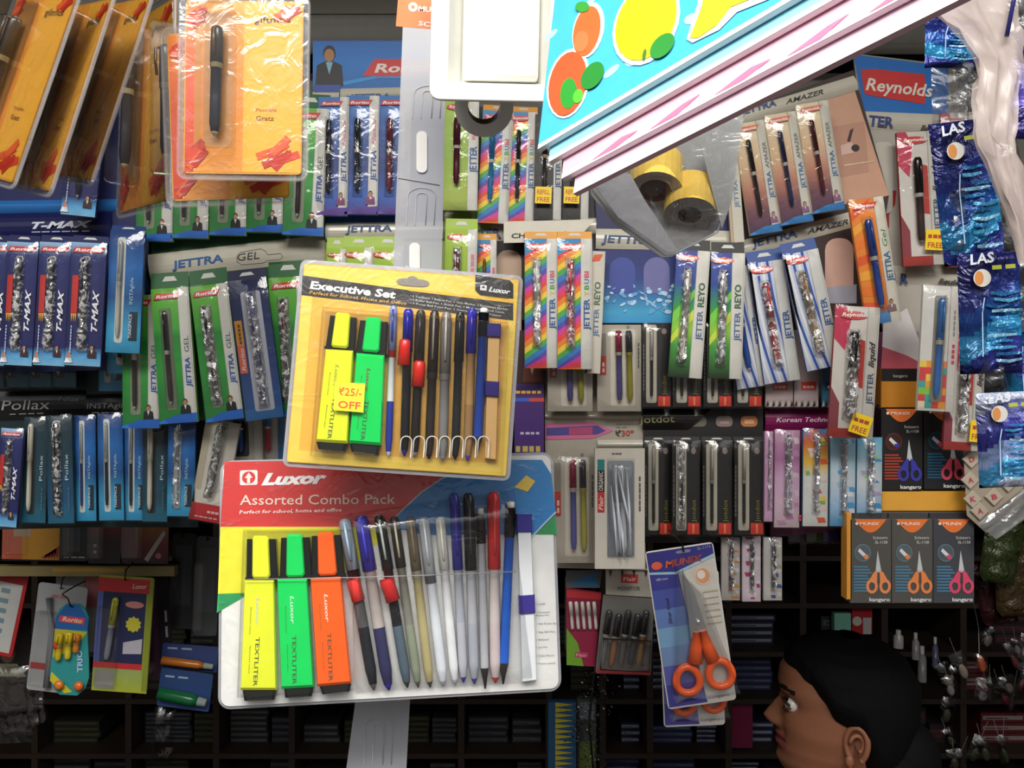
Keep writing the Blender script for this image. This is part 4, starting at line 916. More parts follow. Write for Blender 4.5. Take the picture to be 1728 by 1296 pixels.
board('display_card', 'cream and lime display card behind the frosted strip', D + .015, [(548, 402), (830, 350), (830, 640), (548, 640)], '8a9a4a')
lime('lime pen pack hiding behind the yellow highlighter pack, leftmost', 566, 520, 34, 200, '7a2030', 90); lime('lime pen pack just above the left part of the yellow highlighter pack', 603, 518, 52, 200, '7a2030', 91)
lime('lime pen pack left of the frosted hanging strip', 652, 518, 54, 200, '7a2030', 92, )
lime('lime pen pack with a maroon pen right of the frosted strip, upper row', 778, 262, 58, 186, '4a1a28', 93)
lime('lime pen pack with a maroon scribble right of the frosted strip, lower row', 777, 488, 54, 200, '6a2030', 94, shiny=1)
# --- rainbow cards
def chrom(m, p):
    l = p.L([(835, 455), (900, 470)]); m.prism([(x, y) for x, y in rrect(*p.L([(838, 422)])[0], *p.L([(880, 620)])[0], 18)], 0, .6, 'b49a84')
board('display_card', 'black display card with a cream header strip, centre top', D + .02, [(742, 180), (1008, 180), (1008, 540), (742, 540)], '1c1a1c', draw=chrom,
      bands=[([(745, 358), (806, 358), (806, 384), (745, 386)], CREAM, [('2', (748, 374), (754, 374), 8, 'c86a50', 0, 0)]),
             ([(806, 370), (1006, 368), (1006, 394), (806, 410)], CREAM, [('TER', (808, 404), (846, 401), 15, '2a3c74', .04, 0)])])
p = P('brand_slip', 'cream paper slip with red chevrons over the header strip', 'label', D - .008, (932, 393)); m = MB(); m.prism(p.L([(850, 374), (1004, 370), (978, 400), (940, 408), (850, 410)]), -1, 0, 'd4cfc0')
l = p.L([(863, 402), (944, 399)]); m.text('CHROM-X', l[0], l[1], 8, .6, '2a2420', .03, .1); m.poly(p.L([(944, 391), (938, 395), (945, 401), (947, 399), (941, 395), (947, 392)]), .6, 'c83a2a'); m.poly(p.L([(954, 390), (946, 395), (955, 401), (957, 399), (950, 395), (957, 391)]), .6, 'c83a2a'); p.B(m, 'slip')
def rain(lb, cx, cy, w, h, th, pc, seed, shiny=0, d=D, tag=None, bg=rainbow):
    return sleeve('pen_pack', lb, cx, cy, w, h, th, d, 'rainbow striped pen packs', 'e8a03a', bgdraw=bg, sw=.33, words=(('JETTER', '2f5f98', .46, .70, w * .17, .03, 0), ('Y', 'd8c83a', .40, .44, w * .14, .02, 0), ('B', '4aa04a', .355, .39, w * .14, .02, 0), ('U', '2f7fb8', .31, .345, w * .14, .02, 0), ('BI', 'd84a6a', .25, .30, w * .14, .02, 0)),
                  logo=('Reynolds', 'dc4a44', 'oval'), pen=(.36, .17, .38, .82, .10, dict(body=pc, cap=pc, tip='a8a8a8', band='f0eee8')), seed=seed, shiny=shiny, tag=tag, edge='b84a3a', flap=('e0a04a', .06))
rain('rainbow pen pack with a blue pen, upper row', 836, 282, 52, 190, -3, '2a6a98', 100)
rain('rainbow pen pack with a black pen, upper row beside the fruit book', 880, 282, 48, 185, -2, '2a2a30', 101)
FREE = ['REFILL', 'FREE']
def blackp(lb, cx, w, seed):
    return sleeve('pen_pack', lb, cx, 282, w, 178, -1, D - .005, 'black pen packs with yellow FREE stickers', '231f1e', sw=.30, words=(('JETTER', '2f4f80', .46, .70, w * .17, .03, 0),), pen=(.36, .1, .38, .8, .11, dict(body='2a2624', cap='1c1a1a', band='c8b08a')), seed=seed, tag=(.04, .70, w * .6, 28, .02, FREE))
blackp('black pen pack with a yellow FREE sticker, left of two', 925, 46, 104); blackp('black pen pack with a yellow FREE sticker, right of two under the books', 972, 44, 105)
rain('rainbow striped pen pack, left one in the middle of the wall', 913, 512, 55, 218, 0, 'e8e6e0', 106, 1.8, D - .02)
rain('rainbow striped pen pack with a red pen, right one in the middle of the wall', 970, 513, 58, 220, 0, 'd85060', 107, 1.8, D - .022)
rain('rainbow pen pack top peeking out right above the yellow highlighter pack', 822, 500, 32, 190, 0, '7a5030', 108, 0, D + .002)
sleeve('pen_pack', 'narrow pale pen pack edge right of the rainbow packs', 1004, 527, 26, 206, -2.5, D - .015, None, '3a2c34', strip=CREAM, sw=.84, words=(('JETTER', '4a6a98', .47, .7, 8.5, .02, 0), ('REYO', '4a6a50', .25, .44, 10, .03, 0)), seed=109, wrap=None,
       extra=lambda m, a, t, b, u, w, h: m.poly([(a + 3, t + 18), (a + 8, t + 6), (b - 4, t + 5), (b - 9, t + 16)], 2.8, 'd8582c'))
# --- ocean card
def ocean(m, p):
    L = p.L; x0, y0 = L([(1000, 422)])[0]; x1, y1 = L([(1140, 545)])[0]
    m.grad(x0, y0, x1, y1, .5, [(0, '1c2468'), (.4, '24387c'), (.65, '2c70a8'), (.85, '3a9cc8'), (1, '2f8cc4')])
    for cx, c1 in ((1050, '3a4a98'), (1108, '6a6aa0')):
        q = L([(cx - 22, 434), (cx + 22, 540)])
        n = 10; w_ = q[1][0] - q[0][0]; pts = [(q[0][0], q[1][1] - 45)] + [(q[1][0], q[1][1] - 45)] + [(q[0][0] + w_ / 2 + w_ / 2 * math.cos(math.pi * k / n), q[0][1] + w_ / 2 - w_ / 2 * math.sin(math.pi * k / n)) for k in range(n + 1)]
        m.poly(pts[:1] + pts[1:2] + pts[2:], 1.0, c1)
    R = random.Random(3)
    for k in range(60):
        q = L([(R.uniform(1022, 1136), R.gauss(505, 12))])[0]; m.ell(q[0], q[1], R.uniform(2, 7), R.uniform(1, 4), 1.5 + k * .01, ['8ab8dc', '5aa0d0', 'b8d4ea'][k % 3], rot=R.uniform(-.8, .8), n=7)
board('display_card', 'dark blue ocean print display card with two arched windows', D + .012, [(1004, 330), (1244, 330), (1244, 425), (1142, 547), (1018, 540)], '1d2254', draw=ocean,
      bands=[([(1005, 386), (1242, 390), (1242, 424), (1005, 420)], CREAM, [('JETTRA', (1014, 409), (1100, 412), 12, '36507e', .03, .1), ('gosoft', (1136, 416), (1186, 417), 11, 'd04a3a', .01, .35)])])
def reyo(lb, cx, cy, w, h, th, seed, shiny, pc):
    return sleeve('pen_pack', lb, cx, cy, w, h, th, D - .02, 'green and violet pen packs', '3a6a4a', bgdraw=greenblades, strip='e0ddd4', sw=.38, words=(('JETTER', '4a6aa0', .47, .7, w * .17, .02, 0), ('REYO', '3f6a4c', .25, .44, w * .19, .03, 0)), logo=('Reynolds', 'e2583a', 'oval'),
                  pen=(.36, .16, .34, .88, .11, dict(body=pc, cap=pc, band='eceae4', tip='b8bcc0')), seed=seed, shiny=shiny, edge='24282a', flap=('2a2a28', .09))
reyo('green and violet pen pack with pale crumpled film, left of two', 1163, 530, 56, 215, -4, 120, 2.2, 'c8c0b4')
reyo('green and violet pen pack with a silver clip pen, right of two', 1226, 533, 56, 212, -1.5, 121, 1.2, '9a9ca0')
# --- amazer card
def amz(m, p):
    L = p.L
    m.poly(L([(1395, 165), (1442, 152), (1500, 330), (1425, 345)]), .5, 'c89a80'); m.poly(L([(1400, 215), (1458, 205), (1466, 290), (1415, 300)]), .8, 'b88a74')
    q = L([(1443, 250)])[0]; m.ell(*q, 7, 6, 1.4, '2c1c1a'); q = L([(1434, 220), (1440, 216), (1434, 240), (1429, 238)]); m.poly(q, 1.4, '3a241e')
    m.poly(L([(1418, 246), (1436, 240), (1445, 250), (1440, 258), (1420, 262)]), 1.1, 'd0b0a4'); m.poly(L([(1424, 278), (1475, 271), (1475, 273), (1424, 281)]), 1.4, 'd8b8a0')
    m.prism(rrect(*L([(1392, 402)])[0], *L([(1440, 500)])[0], 20), 0, .8, 'c8a090'); m.poly(L([(1395, 485), (1445, 480), (1445, 512), (1398, 512)]), 1.2, 'a0a0ac')
board('display_card', 'brown tilted display card with cream header strips', D + .012, [(1238, 190), (1440, 118), (1500, 330), (1470, 520), (1330, 640), (1250, 640)], '33201f', draw=amz,
      bands=[([(1232, 192), (1440, 128), (1448, 152), (1236, 218)], CREAM, [('JETTRA', (1249, 196), (1309, 180), 11, '3a5484', .03, .1), ('AMAZER', (1324, 178), (1388, 160), 8, '3a3a3a', .02, .35)]),
             ([(1244, 408), (1432, 358), (1438, 384), (1246, 436)], CREAM, [('JETTRA', (1268, 418), (1344, 400), 12, '3a5484', .03, .1), ('AMAZER', (1360, 396), (1430, 378), 8, '3a3a3a', .02, .35)])])
amazer('sand and plum pen pack with a black pen, left of three', 1278, 300, 54, 190, 9, D - .01, '241f20', 130)
amazer('sand and plum pen pack with a navy pen, middle of three', 1331, 284, 54, 188, 9, D - .015, '24284a', 131)
amazer('sand and plum pen pack with a dark red pen, right of three', 1384, 265, 54, 186, 9, D - .02, '4a1c22', 132)
sleeve('pen_pack', 'sand and plum pen pack edge showing only a pale strip, leftmost', 1238, 312, 22, 195, 4, D - .005, None, 'b8a488', strip=CREAM, sw=.8, words=(('JETTRA', '5a80a8', .46, .7, 7, .02, 0),), seed=133, wrap=None)
def strp(lb, cx, cy, w, h, th, seed, shiny, pc, d):
    return sleeve('pen_pack', lb, cx, cy, w, h, th, d, 'blue and white striped pen packs', 'c8d0e4', bgdraw=stripes, strip='d4d4d0', sw=.33, words=(('JETTER', '3f5f94', .42, .66, w * .17, .03, 0),), logo=('Reynolds', 'dc4c40', 'oval'),
                  pen=(.38, .18, .42, .86, .11, dict(body=pc, cap=pc, band='eeecea', tip='c8ccd4')), seed=seed, shiny=shiny, edge='2a4a90', flap=('24468c', .1))
strp('blue striped pen pack mostly hidden, left one of three', 1256, 552, 56, 205, 9, 140, 0, '2c4a8c', D - .002)
strp('blue striped pen pack with a red pen, middle one of three', 1306, 543, 60, 205, 8, 141, 1.8, 'c83a3a', D - .012)
strp('blue striped pen pack with a golden pen, right one of three', 1371, 523, 60, 200, 12, 142, 1.8, 'b89a6a', D - .03)
def orange_x(m, a, t, b, u):
    W_ = b - a; H_ = u - t
    for k in range(7): m.poly([(a, t + H_ * (.1 + .12 * k)), (a + W_ * .9, t + H_ * (.0 + .14 * k)), (a + W_ * .6, t + H_ * (.08 + .14 * k)), (a, t + H_ * (.17 + .12 * k))], .8 + k * .02, ['e05a28', 'f0a838', 'e87a2c'][k % 3])
    m.grad(a, u - H_ * .12, b, u, 1.1, [(0, 'e06a3a'), (.4, '5a9ad0'), (1, '3a80c4')])
sleeve('pen_pack', 'orange flame pen pack with a blue pen over the tilted brown card', 1476, 440, 58, 212, 8.5, D - .045, None, 'e8862c', bgdraw=orange_x, strip='d8d4c4', sw=.30, words=(('JETTRA', '3a6a98', .44, .68, 10, .03, 0), ('Gel', '4a8a4a', .26, .4, 8, 0, .2)), logo=('Rorito', 'dc4a32', 'slant'),
       pen=(.42, .17, .45, .88, .12, dict(body='25408c', cap='25408c', band='eceae4')), man=(.78, .87, .36, '8a6a6a', 'e8e0e0'), seed=144, shiny=.5)
# --- Reynolds card
def rey(m, p):
    L = p.L
    m.poly(L([(1440, 92), (1600, 112), (1600, 196), (1458, 190)]), .5, '1668b8')
    m.poly(L([(1452, 118), (1478, 117), (1560, 126), (1562, 160), (1560, 176), (1470, 162), (1458, 158)]), 1.2, 'c42c2a'); l = L([(1460, 152), (1572, 164)]); m.text('Reynolds', l[0], l[1], 21, 1.8, 'e0d8cc', .02, .15)
    m.poly(L([(1462, 190), (1600, 196), (1600, 560), (1500, 560)]), .6, 'aaa59a')
    m.poly(L([(1488, 320), (1512, 322), (1510, 345), (1500, 362), (1500, 385), (1490, 380)]), 1.0, '9a2420'); m.prism(rrect(*L([(1475, 240)])[0], *L([(1506, 360)])[0], 10), 0, 1.2, 'c0bbb0')
    m.poly(L([(1490, 545), (1530, 520), (1560, 600), (1558, 625), (1486, 625)]), 1.2, 'd8d4d4'); m.poly(L([(1488, 585), (1530, 600), (1558, 615), (1558, 625), (1486, 625)]), 1.5, 'c05a6a')
board('display_card', 'blue and red banner header card, upper right', D + .03, [(1440, 90), (1610, 110), (1680, 520), (1560, 640), (1486, 640), (1490, 560)], '8f8a82', draw=rey,
      bands=[([(1456, 188), (1600, 194), (1600, 224), (1462, 218)], CREAM, [('TER', (1463, 212), (1505, 216), 16, '2c3c74', .04, 0), ('liquid', (1550, 222), (1585, 225), 10, '2a2a2a', .03, .35)]),
             ([(1506, 448), (1640, 456), (1640, 484), (1510, 478)], CREAM, [('R', (1516, 478), (1530, 479), 16, '2c3c74', .04, 0), ('liquid', (1580, 479), (1618, 482), 9, '2a2a2a', .03, .35)])])
def liq(m, a, t, b, u):
    W_ = b - a; H_ = u - t
    m.poly([(a, t), (a, t + H_ * .25), (a + W_ * .35, t + H_ * .34), (a + W_ * .5, t + H_ * .1), (a + W_ * .3, t)], .8, 'c83a5a')
    m.poly([(a + W_ * .5, t + H_ * .22), (a + W_ * .5, t + H_ * .6), (b - W_ * .02, t + H_ * .62), (b - W_ * .02, t + H_ * .26)], .9, 'b83428')
    m.poly([(a, t + H_ * .62), (a, u), (a + W_ * .28, u), (a + W_ * .28, t + H_ * .74)], .8, '8a3a44'); m.rect(a, u - H_ * .07, b, u, 1, 'a8342c')
def liquid(lb, cx, cy, w, h, th, d, pc, seed, tag, shiny=0):
    return sleeve('pen_pack', lb, cx, cy, w, h, th, d, 'red and white pen packs', 'd6d0c8', bgdraw=liq, strip='d0ccc2', sw=.27, words=(('JETTER', '4a5a78', .50, .74, w * .13, .02, 0), ('liquid', '3a3636', .26, .46, w * .13, .03, .35)), logo=('Reynolds', 'c83a30', 'oval'),
                  pen=(.42, .20, .42, .84, .11, dict(body='3a2c2c' if pc else '8a8484', cap='1c1818', band='d8d4cc')), seed=seed, shiny=shiny, tag=tag, edge='9a2c2a')
liquid('red and white pen pack with a maroon pen under the red banner card', 1553, 335, 68, 226, 3, D, 1, 150, (.52, .74, 33, 34, .1, ['~3', 'FREE']))
liquid('white pen pack with a black pen and a yellow sticker over the scissors boxes', 1441, 628, 74, 222, -3.5, D - .05, 0, 151, (.50, .80, 34, 34, .25, ['~3', 'FREE']), 1.2)
liquid('white pen pack partly behind the lowest blue sachet', 1628, 660, 62, 200, -3, D - .045, 0, 152, (.62, .74, 30, 36, .05, ['~3', 'FREE']), 1.2)
liquid('dark red pen pack behind the navy sachets', 1622, 320, 60, 260, 2, D + .01, 1, 153, None)
sleeve('pen_pack', 'white pen pack with coloured squares and a blue pen, over the pink scissors box', 1584, 588, 62, 212, -3, D - .06, None, 'd8d6d0', bgdraw=checks(['d84a4a', 'f0a03a', 'f0d05a', '8ac84a', '4aa8a0', 'e88a5a', 'f0e0c0'], .60, 1, 7), strip='d6d0c8', sw=.26, words=(('~4', 'c84a5a', .45, .62, 7, .01, 0), ('~5', '8a8a88', .18, .4, 4, 0, 0)),
       win=(.32, .64, .08, .92, '9a988e'), pen=(.48, .1, .44, .90, .10, dict(body='3a6ab0', cap='3a6aa8', band='e4dcc8', tip='4a90c0')), shiny=.8, seed=155)
# --- elkos / korean technology card
board('display_card', 'maroon display card with italic white lettering', D + .03, [(1288, 560), (1492, 560), (1492, 885), (1330, 905), (1288, 905)], '5a1c44',
      bands=[([(1290, 692), (1440, 690), (1440, 724), (1290, 728)], '7a1c52', [('Korean Technology', (1308, 712), (1424, 711), 8, 'e0c8d4', .01, .25)])])
def elk(lb, cx, seed, bg, c2):
    return sleeve('pen_pack', lb, cx, 622, 46, 130, 0, D + .01, 'pale red labelled pen packs above the maroon header', bg, strip=None, extra=lambda m, a, t, b, u, w, h: (m.rect(a + w * .25, u - h * .33, a + w * .8, u - h * .22, 1, c2), m.text('~3', (a + w * .32, u - h * .24), (a + w * .74, u - h * .24), h * .05, 1.6, 'e8c8c0'), [m.poly([(a + w * k / 9, u), (a + w * (k + .7) / 9, u - h * .09), (a + w * (k + 1) / 9, u - h * .02)], 1.2, ['2a2424', 'd8d0c8'][k % 2]) for k in range(9)]), seed=seed)
elk('grey red labelled pen pack above the maroon header, left', 1315, 160, 'b8a4a4', 'd0402c'); elk('grey red labelled pen pack above the maroon header, right', 1363, 161, 'b0a0a0', 'd0402c')
elk('teal pen pack above the maroon header, beside the white pack with a yellow sticker', 1404, 162, '2a7088', '1c4a68')
def wild(lb, cx, y0, y1, w, seed, bg, cols, sw=None):
    return sleeve('pen_pack', lb, cx, (y0 + y1) / 2, w, y1 - y0, -.5, D - .005, 'bright pen packs under the maroon header', bg, bgdraw=swirl(cols, seed), strip=None, pen=(.52, .06, .5, .84, .10, dict(body='b0b4c0', cap='9a9aa8', band='e4e4e4')), shiny=2.2, seed=seed, words=((('~2', 'd84a5a', .86, .93, 6, 0, 0, 0),) if seed % 2 else ()))
wild('pink edge of a pen pack beside the black metal pen packs', 1297, 728, 880, 14, 170, 'd8a8cc', ['c88ab8', 'e0c0d8'])
wild('pink and silver pen pack under the maroon header', 1328, 726, 890, 42, 171, [(0, 'c8a0b8'), (.3, 'b878a8'), (.5, 'e0b8d8'), (1, 'd4c0c4')], ['d098c0', 'e8d0e0', 'c080b0'])
wild('orange and white checked pen pack under the maroon header', 1376, 724, 888, 42, 172, [(0, '3a90c0'), (.12, 'e06a3a'), (.35, 'f0c84a'), (.5, 'e4e4e0'), (1, 'e0e0dc')], ['e8643a', 'f4d468', '8ac060', 'f0d8d0', 'e8e8e8'])
wild('pale blue marbled pen pack, left of the two', 1422, 738, 888, 42, 173, [(0, '8ac8e0'), (.5, 'd8e4ec'), (1, '5aa8dc')], ['58a8dc', 'e8f0f4', 'a8d0ec'])
wild('pale blue marbled pen pack beside the black scissors box', 1467, 738, 886, 42, 174, [(0, '6ac0e0'), (.5, 'e0e4e4'), (1, '4aa0dc')], ['4aa0d8', 'f0f4f4', 'b8a8d0', 'a8d88a'])
# --- jotdot card
def jh(m, p):
    L = p.L
    for x, c in ((1178, '6a665c'), (1222, '8a7a74'), (1264, 'c07a4a')): q = L([(x, 711)])[0]; m.prism(rrect(q[0] - 14, q[1] - 9, q[0] + 14, q[1] + 9, 7), 0, .8, c)
    l = L([(1215, 715), (1230, 708), (1256, 715), (1272, 708)]); m.rect(l[0][0], l[1][1] + 3, l[1][0], l[0][1], 1.4, 'b8908c'); m.rect(l[2][0], l[3][1], l[3][0], l[2][1], 1.4, 'e0b080')
board('display_card', 'black display card with metal pens', D + .03, [(1084, 540), (1296, 540), (1300, 916), (1088, 916)], '1f1d1b', draw=jh,
      bands=[([(1084, 690), (1200, 690), (1160, 725), (1084, 725)], '1c1a19', [('Jotdot', (1078, 714), (1137, 712), 13, '8a8458', 0, 0)])])
for i, x in enumerate([1108, 1159, 1211, 1262]):
    jotdot('black metal pen pack of the upper row, ' + ['leftmost', 'second from the left', 'third from the left', 'rightmost'][i], x, 616, 48, 142, 0, D + .005, 180 + i)
for i, (x, w) in enumerate([(1111, 46), (1158, 46), (1210, 50), (1264, 50)]):
    jotdot('black metal pen pack of the lower row, ' + ['leftmost', 'with silver crumpled film', 'third from the left', 'rightmost'][i], x, 824, w, 158, 0, D - (.02 if i == 1 else 0), 190 + i, 2.2 if i == 1 else 0, flap=('242220', .05))
# --- five pen card
def orga(m, p):
    L = p.L
    m.poly(L([(920, 715), (1000, 712), (1036, 727), (1000, 740), (920, 742)]), 1.0, 'c86a90'); m.poly(L([(922, 722), (1008, 718), (1022, 727), (1008, 733), (922, 735)]), 1.3, '4a4488'); m.poly(L([(960, 722), (1000, 720), (1000, 733), (960, 734)]), 1.6, 'a8446c')
    l = L([(1038, 736), (1048, 736), (1049, 736), (1070, 735)]); m.text('\u20b9', l[0], l[1], 10, 1.4, '4a4440', .01); m.text('30*', l[2], l[3], 10, 1.4, 'b03a34', .01)
    l = L([(1040, 717), (1078, 716), (1040, 722), (1060, 722)]); m.text('~6', l[0], l[1], 3, 1.4, '8a8478'); m.text('~2', l[2], l[3], 3, 1.4, '8a8478')
board('display_card', 'cream display card with purple and olive pen sets and a 30 rupee arrow', D + .035, [(918, 540), (1086, 540), (1090, 962), (922, 958)], 'a8a092', draw=orga,
      bands=[([(920, 696), (1082, 696), (1082, 708), (920, 708)], 'b8b0a0', []), ([(1008, 742), (1084, 742), (1084, 756), (1008, 756)], 'c4beb0', [])])
def duo(lb, x0, y0, x1, y1, d, seed, c1, c2, film=0):
    w, h = x1 - x0, y1 - y0; p = P('pen_set_pack', lb, 'pen pack', d, ((x0 + x1) / 2, (y0 + y1) / 2), w, h, 0, group='two pen sets on the cream card'); a, t = -w / 2, -h / 2
    m = MB(); m.box(a, t, -a, -t, -8, 0, 'b4ac9e'); m.prism(rrect(a + w * .30, t + h * .05, a + w * .86, -t - h * .06, 4), 0, .6, 'cfc8b8')
    m.rect(a + w * .05, t + h * .1, a + w * .2, t + h * .36, .8, '8a8478'); m.rect(a + w * .05, t + h * .36, a + w * .2, t + h * .58, .8, 'b83a34')
    m.text('~2', (a + w * .17, t + h * .55), (a + w * .17, t + h * .42), w * .08, 1.3, 'e8c8c0'); m.text('~6', (-a - w * .04, t + h * .5), (-a - w * .04, t + h * .2), w * .05, 1.2, '5a564e'); m.ell(-a - w * .3, t + h * .03, 3, 3, .8, '8a8478')
    p.B(m, 'card')
    pen_obj(p, a + w * .47, t + h * .07, a + w * .50, -t - h * .1, 6, body=c1, cap='8a2c44', tip='b89a6a', band='e0dcd0', capfrac=.3)
    pen_obj(p, a + w * .70, t + h * .07, a + w * .74, -t - h * .1, 6, body=c2, cap='3a3a44', tip='a89448', band='c8c070', capfrac=.3)
    g = MB(); g.sheet([(a, t), (-a, t), (-a, -t), (a, -t)], 4, 12, 15, .8, 'film', seed, edge=1); p.B(g, 'wrapper'); return p
duo('purple and olive two pen set half behind the rainbow pack, upper left', 924, 560, 1000, 694, D + .01, 200, '4a4478', '8f8a34')
duo('purple and olive two pen set, upper right of the cream card', 1008, 548, 1082, 694, D + .008, 201, '4a4478', '8f8a34')
duo('purple and olive two pen set, lower left of the cream card', 932, 762, 1004, 950, D + .005, 202, '5a5a98', 'a8a048')
def organic():
    x0, y0, x1, y1 = 1004, 757, 1088, 960; w, h = x1 - x0, y1 - y0
    p = P('pen_set_pack', 'cream window pack with silver crumpled film and a black red side label', 'pen pack', D - .02, ((x0 + x1) / 2, (y0 + y1) / 2), w, h, 0); a, t = -w / 2, -h / 2
    m = MB(); m.box(a, t, -a, -t, -14, 0, 'cac4b8'); m.prism(rrect(a + w * .25, t + h * .1, a + w * .78, -t - h * .1, 5), 0, .6, '8f949c')
    m.rect(a + w * .05, t + h * .09, a + w * .19, t + h * .18, .8, '2a7a7c'); m.rect(a + w * .05, t + h * .18, a + w * .19, t + h * .36, .8, '1e1c1c'); m.rect(a + w * .05, t + h * .36, a + w * .19, t + h * .53, .8, 'b83434')
    m.text('ORGANIC', (a + w * .16, t + h * .35), (a + w * .16, t + h * .19), w * .09, 1.3, 'd8d0c8', .01); m.text('Flair', (a + w * .16, t + h * .51), (a + w * .16, t + h * .39), w * .09, 1.3, 'f0d0c8', .01, .2)
    m.text('~6', (-a - w * .08, t + h * .52), (-a - w * .08, t + h * .22), w * .05, 1.2, '5a564e'); m.text('~3', (a + w * .34, t + h * .05), (a + w * .54, t + h * .05), 4, 1.2, '6a665e')
    p.B(m, 'card')
    for x, c in ((.4, 'c0c4cc'), (.52, 'd0d4d8')): pen_obj(p, a + w * x, t + h * .13, a + w * (x + .06), -t - h * .13, 6, body=c, cap='b0b4bc', tip='c8c8cc', band='e8e8e8')
    g = MB()
    for x0_, y0_, x1_, y1_, r_ in ((.36, .12, .5, .86, 2.6), (.42, .14, .72, .7, 2.2), (.3, .3, .42, .88, 2.4), (.6, .12, .7, .88, 2.0), (.46, .5, .56, .9, 3)):
        g.tube([(a + w * x0_, t + h * y0_, 17), (a + w * (x0_ * .6 + x1_ * .4) + 2, t + h * (y0_ + y1_) / 2, 19), (a + w * x1_, t + h * y1_, 17)], [r_ * .5, r_, r_ * .4], 'dfe6f0', 'gloss', 6)  # white tubes stand for bright glare streaks along the film folds
    p.B(g, 'fold_glint'); g = MB(); g.sheet([(a + w * .24, t + h * .08), (a + w * .8, t + h * .08), (a + w * .8, -t - h * .09), (a + w * .24, -t - h * .09)], 6, 14, 15, 2, 'film', 9, edge=1); p.B(g, 'inner_wrapper')
organic()
# purple strip pack beside Executive Set
def pur(m, a, t, b, u, w, h):
    m.rect(a, t, b, t + h * .42, .8, '3a2422'); c = (a + b) / 2; bust(m, c + w * .1, t + h * .30, w * .9, 1, '6a3a2c', 'c8a890', 'a87858')
    m.rect(a, t + h * .44, b, t + h * .5, .9, '2a1a5a'); m.text('~5', (a + w * .05, t + h * .5), (b - w * .05, t + h * .5), h * .035, 1.4, 'e0a83a', .01); m.rect(a, t + h * .53, a + w * .5, t + h * .56, 1, '3a5ac0'); m.rect(a + w * .5, t + h * .53, b, t + h * .56, 1, 'c8483a')
    m.text('~4', (a + w * .2, t + h * .82), (b - w * .1, t + h * .82), h * .03, 1.4, 'c8b8d8', .01); m.text('~4', (a + w * .05, t + h * .96), (b - w * .05, t + h * .96), h * .07, 1.4, 'c8b060')
sleeve('hanging_card', 'narrow purple card with a printed person right of the yellow highlighter pack', 893, 665, 50, 215, 0, D + .02, None, [(0, '40205c'), (1, '4a2a78')], strip=None, extra=pur, seed=210, cat='hanging card', wrap=None)
# --- scissors boxes
scissor_box('black scissors box with blue handles', 1487, 690, 1557, 828, D, '1b1a1a', '3a3aa8', 'c84a2c', '7a2c2c', 'cartons of small scissors')
scissor_box('black scissors box with pink handles and blue text', 1559, 688, 1631, 826, D + .002, '1b1c1e', 'e04a64', '1f6a90', '1f5a78', 'cartons of small scissors')
for i, (x0, lb, c) in enumerate([(1435, 'grey scissors box with orange handles, left of the bottom three', 'f0925a'), (1505, 'grey scissors box with orange handles, middle of the bottom three', 'f08a4a'), (1575, 'grey scissors box with pink handles, right of the bottom three', 'e04a6c')]):
    scissor_box(lb, x0, 876, x0 + 69, 1018, D - .02, '55534f' if i < 2 else '44444a', c, '4a90b4', '6a8a9a', 'cartons of small scissors')
def ledge(label, x0, y0, x1, y1, d, col, z=26, txt=None):
    p = P('scissors_display_tray', label, 'display tray', d, ((x0 + x1) / 2, (y0 + y1) / 2), x1 - x0, y1 - y0, group='yellow card trays behind the scissors boxes'); a, t = -p.w / 2, -p.h / 2
    m = MB(); m.box(a, t, -a, -t, -z, 0, col, bev=1)
    if txt: m.rect(a, t, -a, t + p.h * .32, .6, '1a1818'); m.text('kangaro', (a + 20, t + p.h * .22), (a + 44, t + p.h * .22), 5, 1, 'b8b4b0', .01)
    p.B(m, 'tray_front')
ledge('upper yellow card tray with a black band above the blue handled scissors', 1487, 622, 1560, 688, D + .01, 'd08828', 26, 1)
ledge('middle yellow card tray under the two black scissors boxes', 1487, 829, 1632, 862, D + .002, 'e8a83c')
ledge('narrow yellow card tray side left of the grey scissors boxes', 1429, 866, 1437, 1012, D - .02, 'e89c3c')
ledge('grey cardboard flap strip above the grey scissors boxes', 1435, 860, 1636, 872, D + .004, '6a6462')
# small packs right of the Munix scissors
for i, (x, c, cols, lb) in enumerate([(1233, 'b8b0ac', ['c88a3a', 'c8543a', 'd0d0d0'], 'red and grey'), (1268, 'd8c8d0', ['a83a6a', 'e0d0d8', 'e8e0e4'], 'magenta and white'), (1304, 'c8c4c0', ['3a5a98', 'b8a88a', 'e0dcd4'], 'navy and beige')]):
    sleeve('pen_pack', lb + ' pen pack with silver wrinkled film right of the big scissors', x, 960, 31, 106 + 4 * (i % 2), 0, D + .02, 'small pen packs right of the big scissors', c, bgdraw=swirl(cols, 220 + i), strip=None, pen=(.5, .04, .5, .8, .13, dict(body='3a3c4a', cap='4a4a58')), shiny=1.8, seed=220 + i)
for i, x in enumerate([1345, 1375, 1400]):
    sleeve('pen_pack', 'dark violet pack end below the bright packs, ' + ['left', 'middle', 'right'][i], x, 890, 28, 50, 0, D + .045, 'dark violet pack ends', ['2c1c44', '3a4a2a', '3a2a6a'][i], strip=None, seed=230 + i)
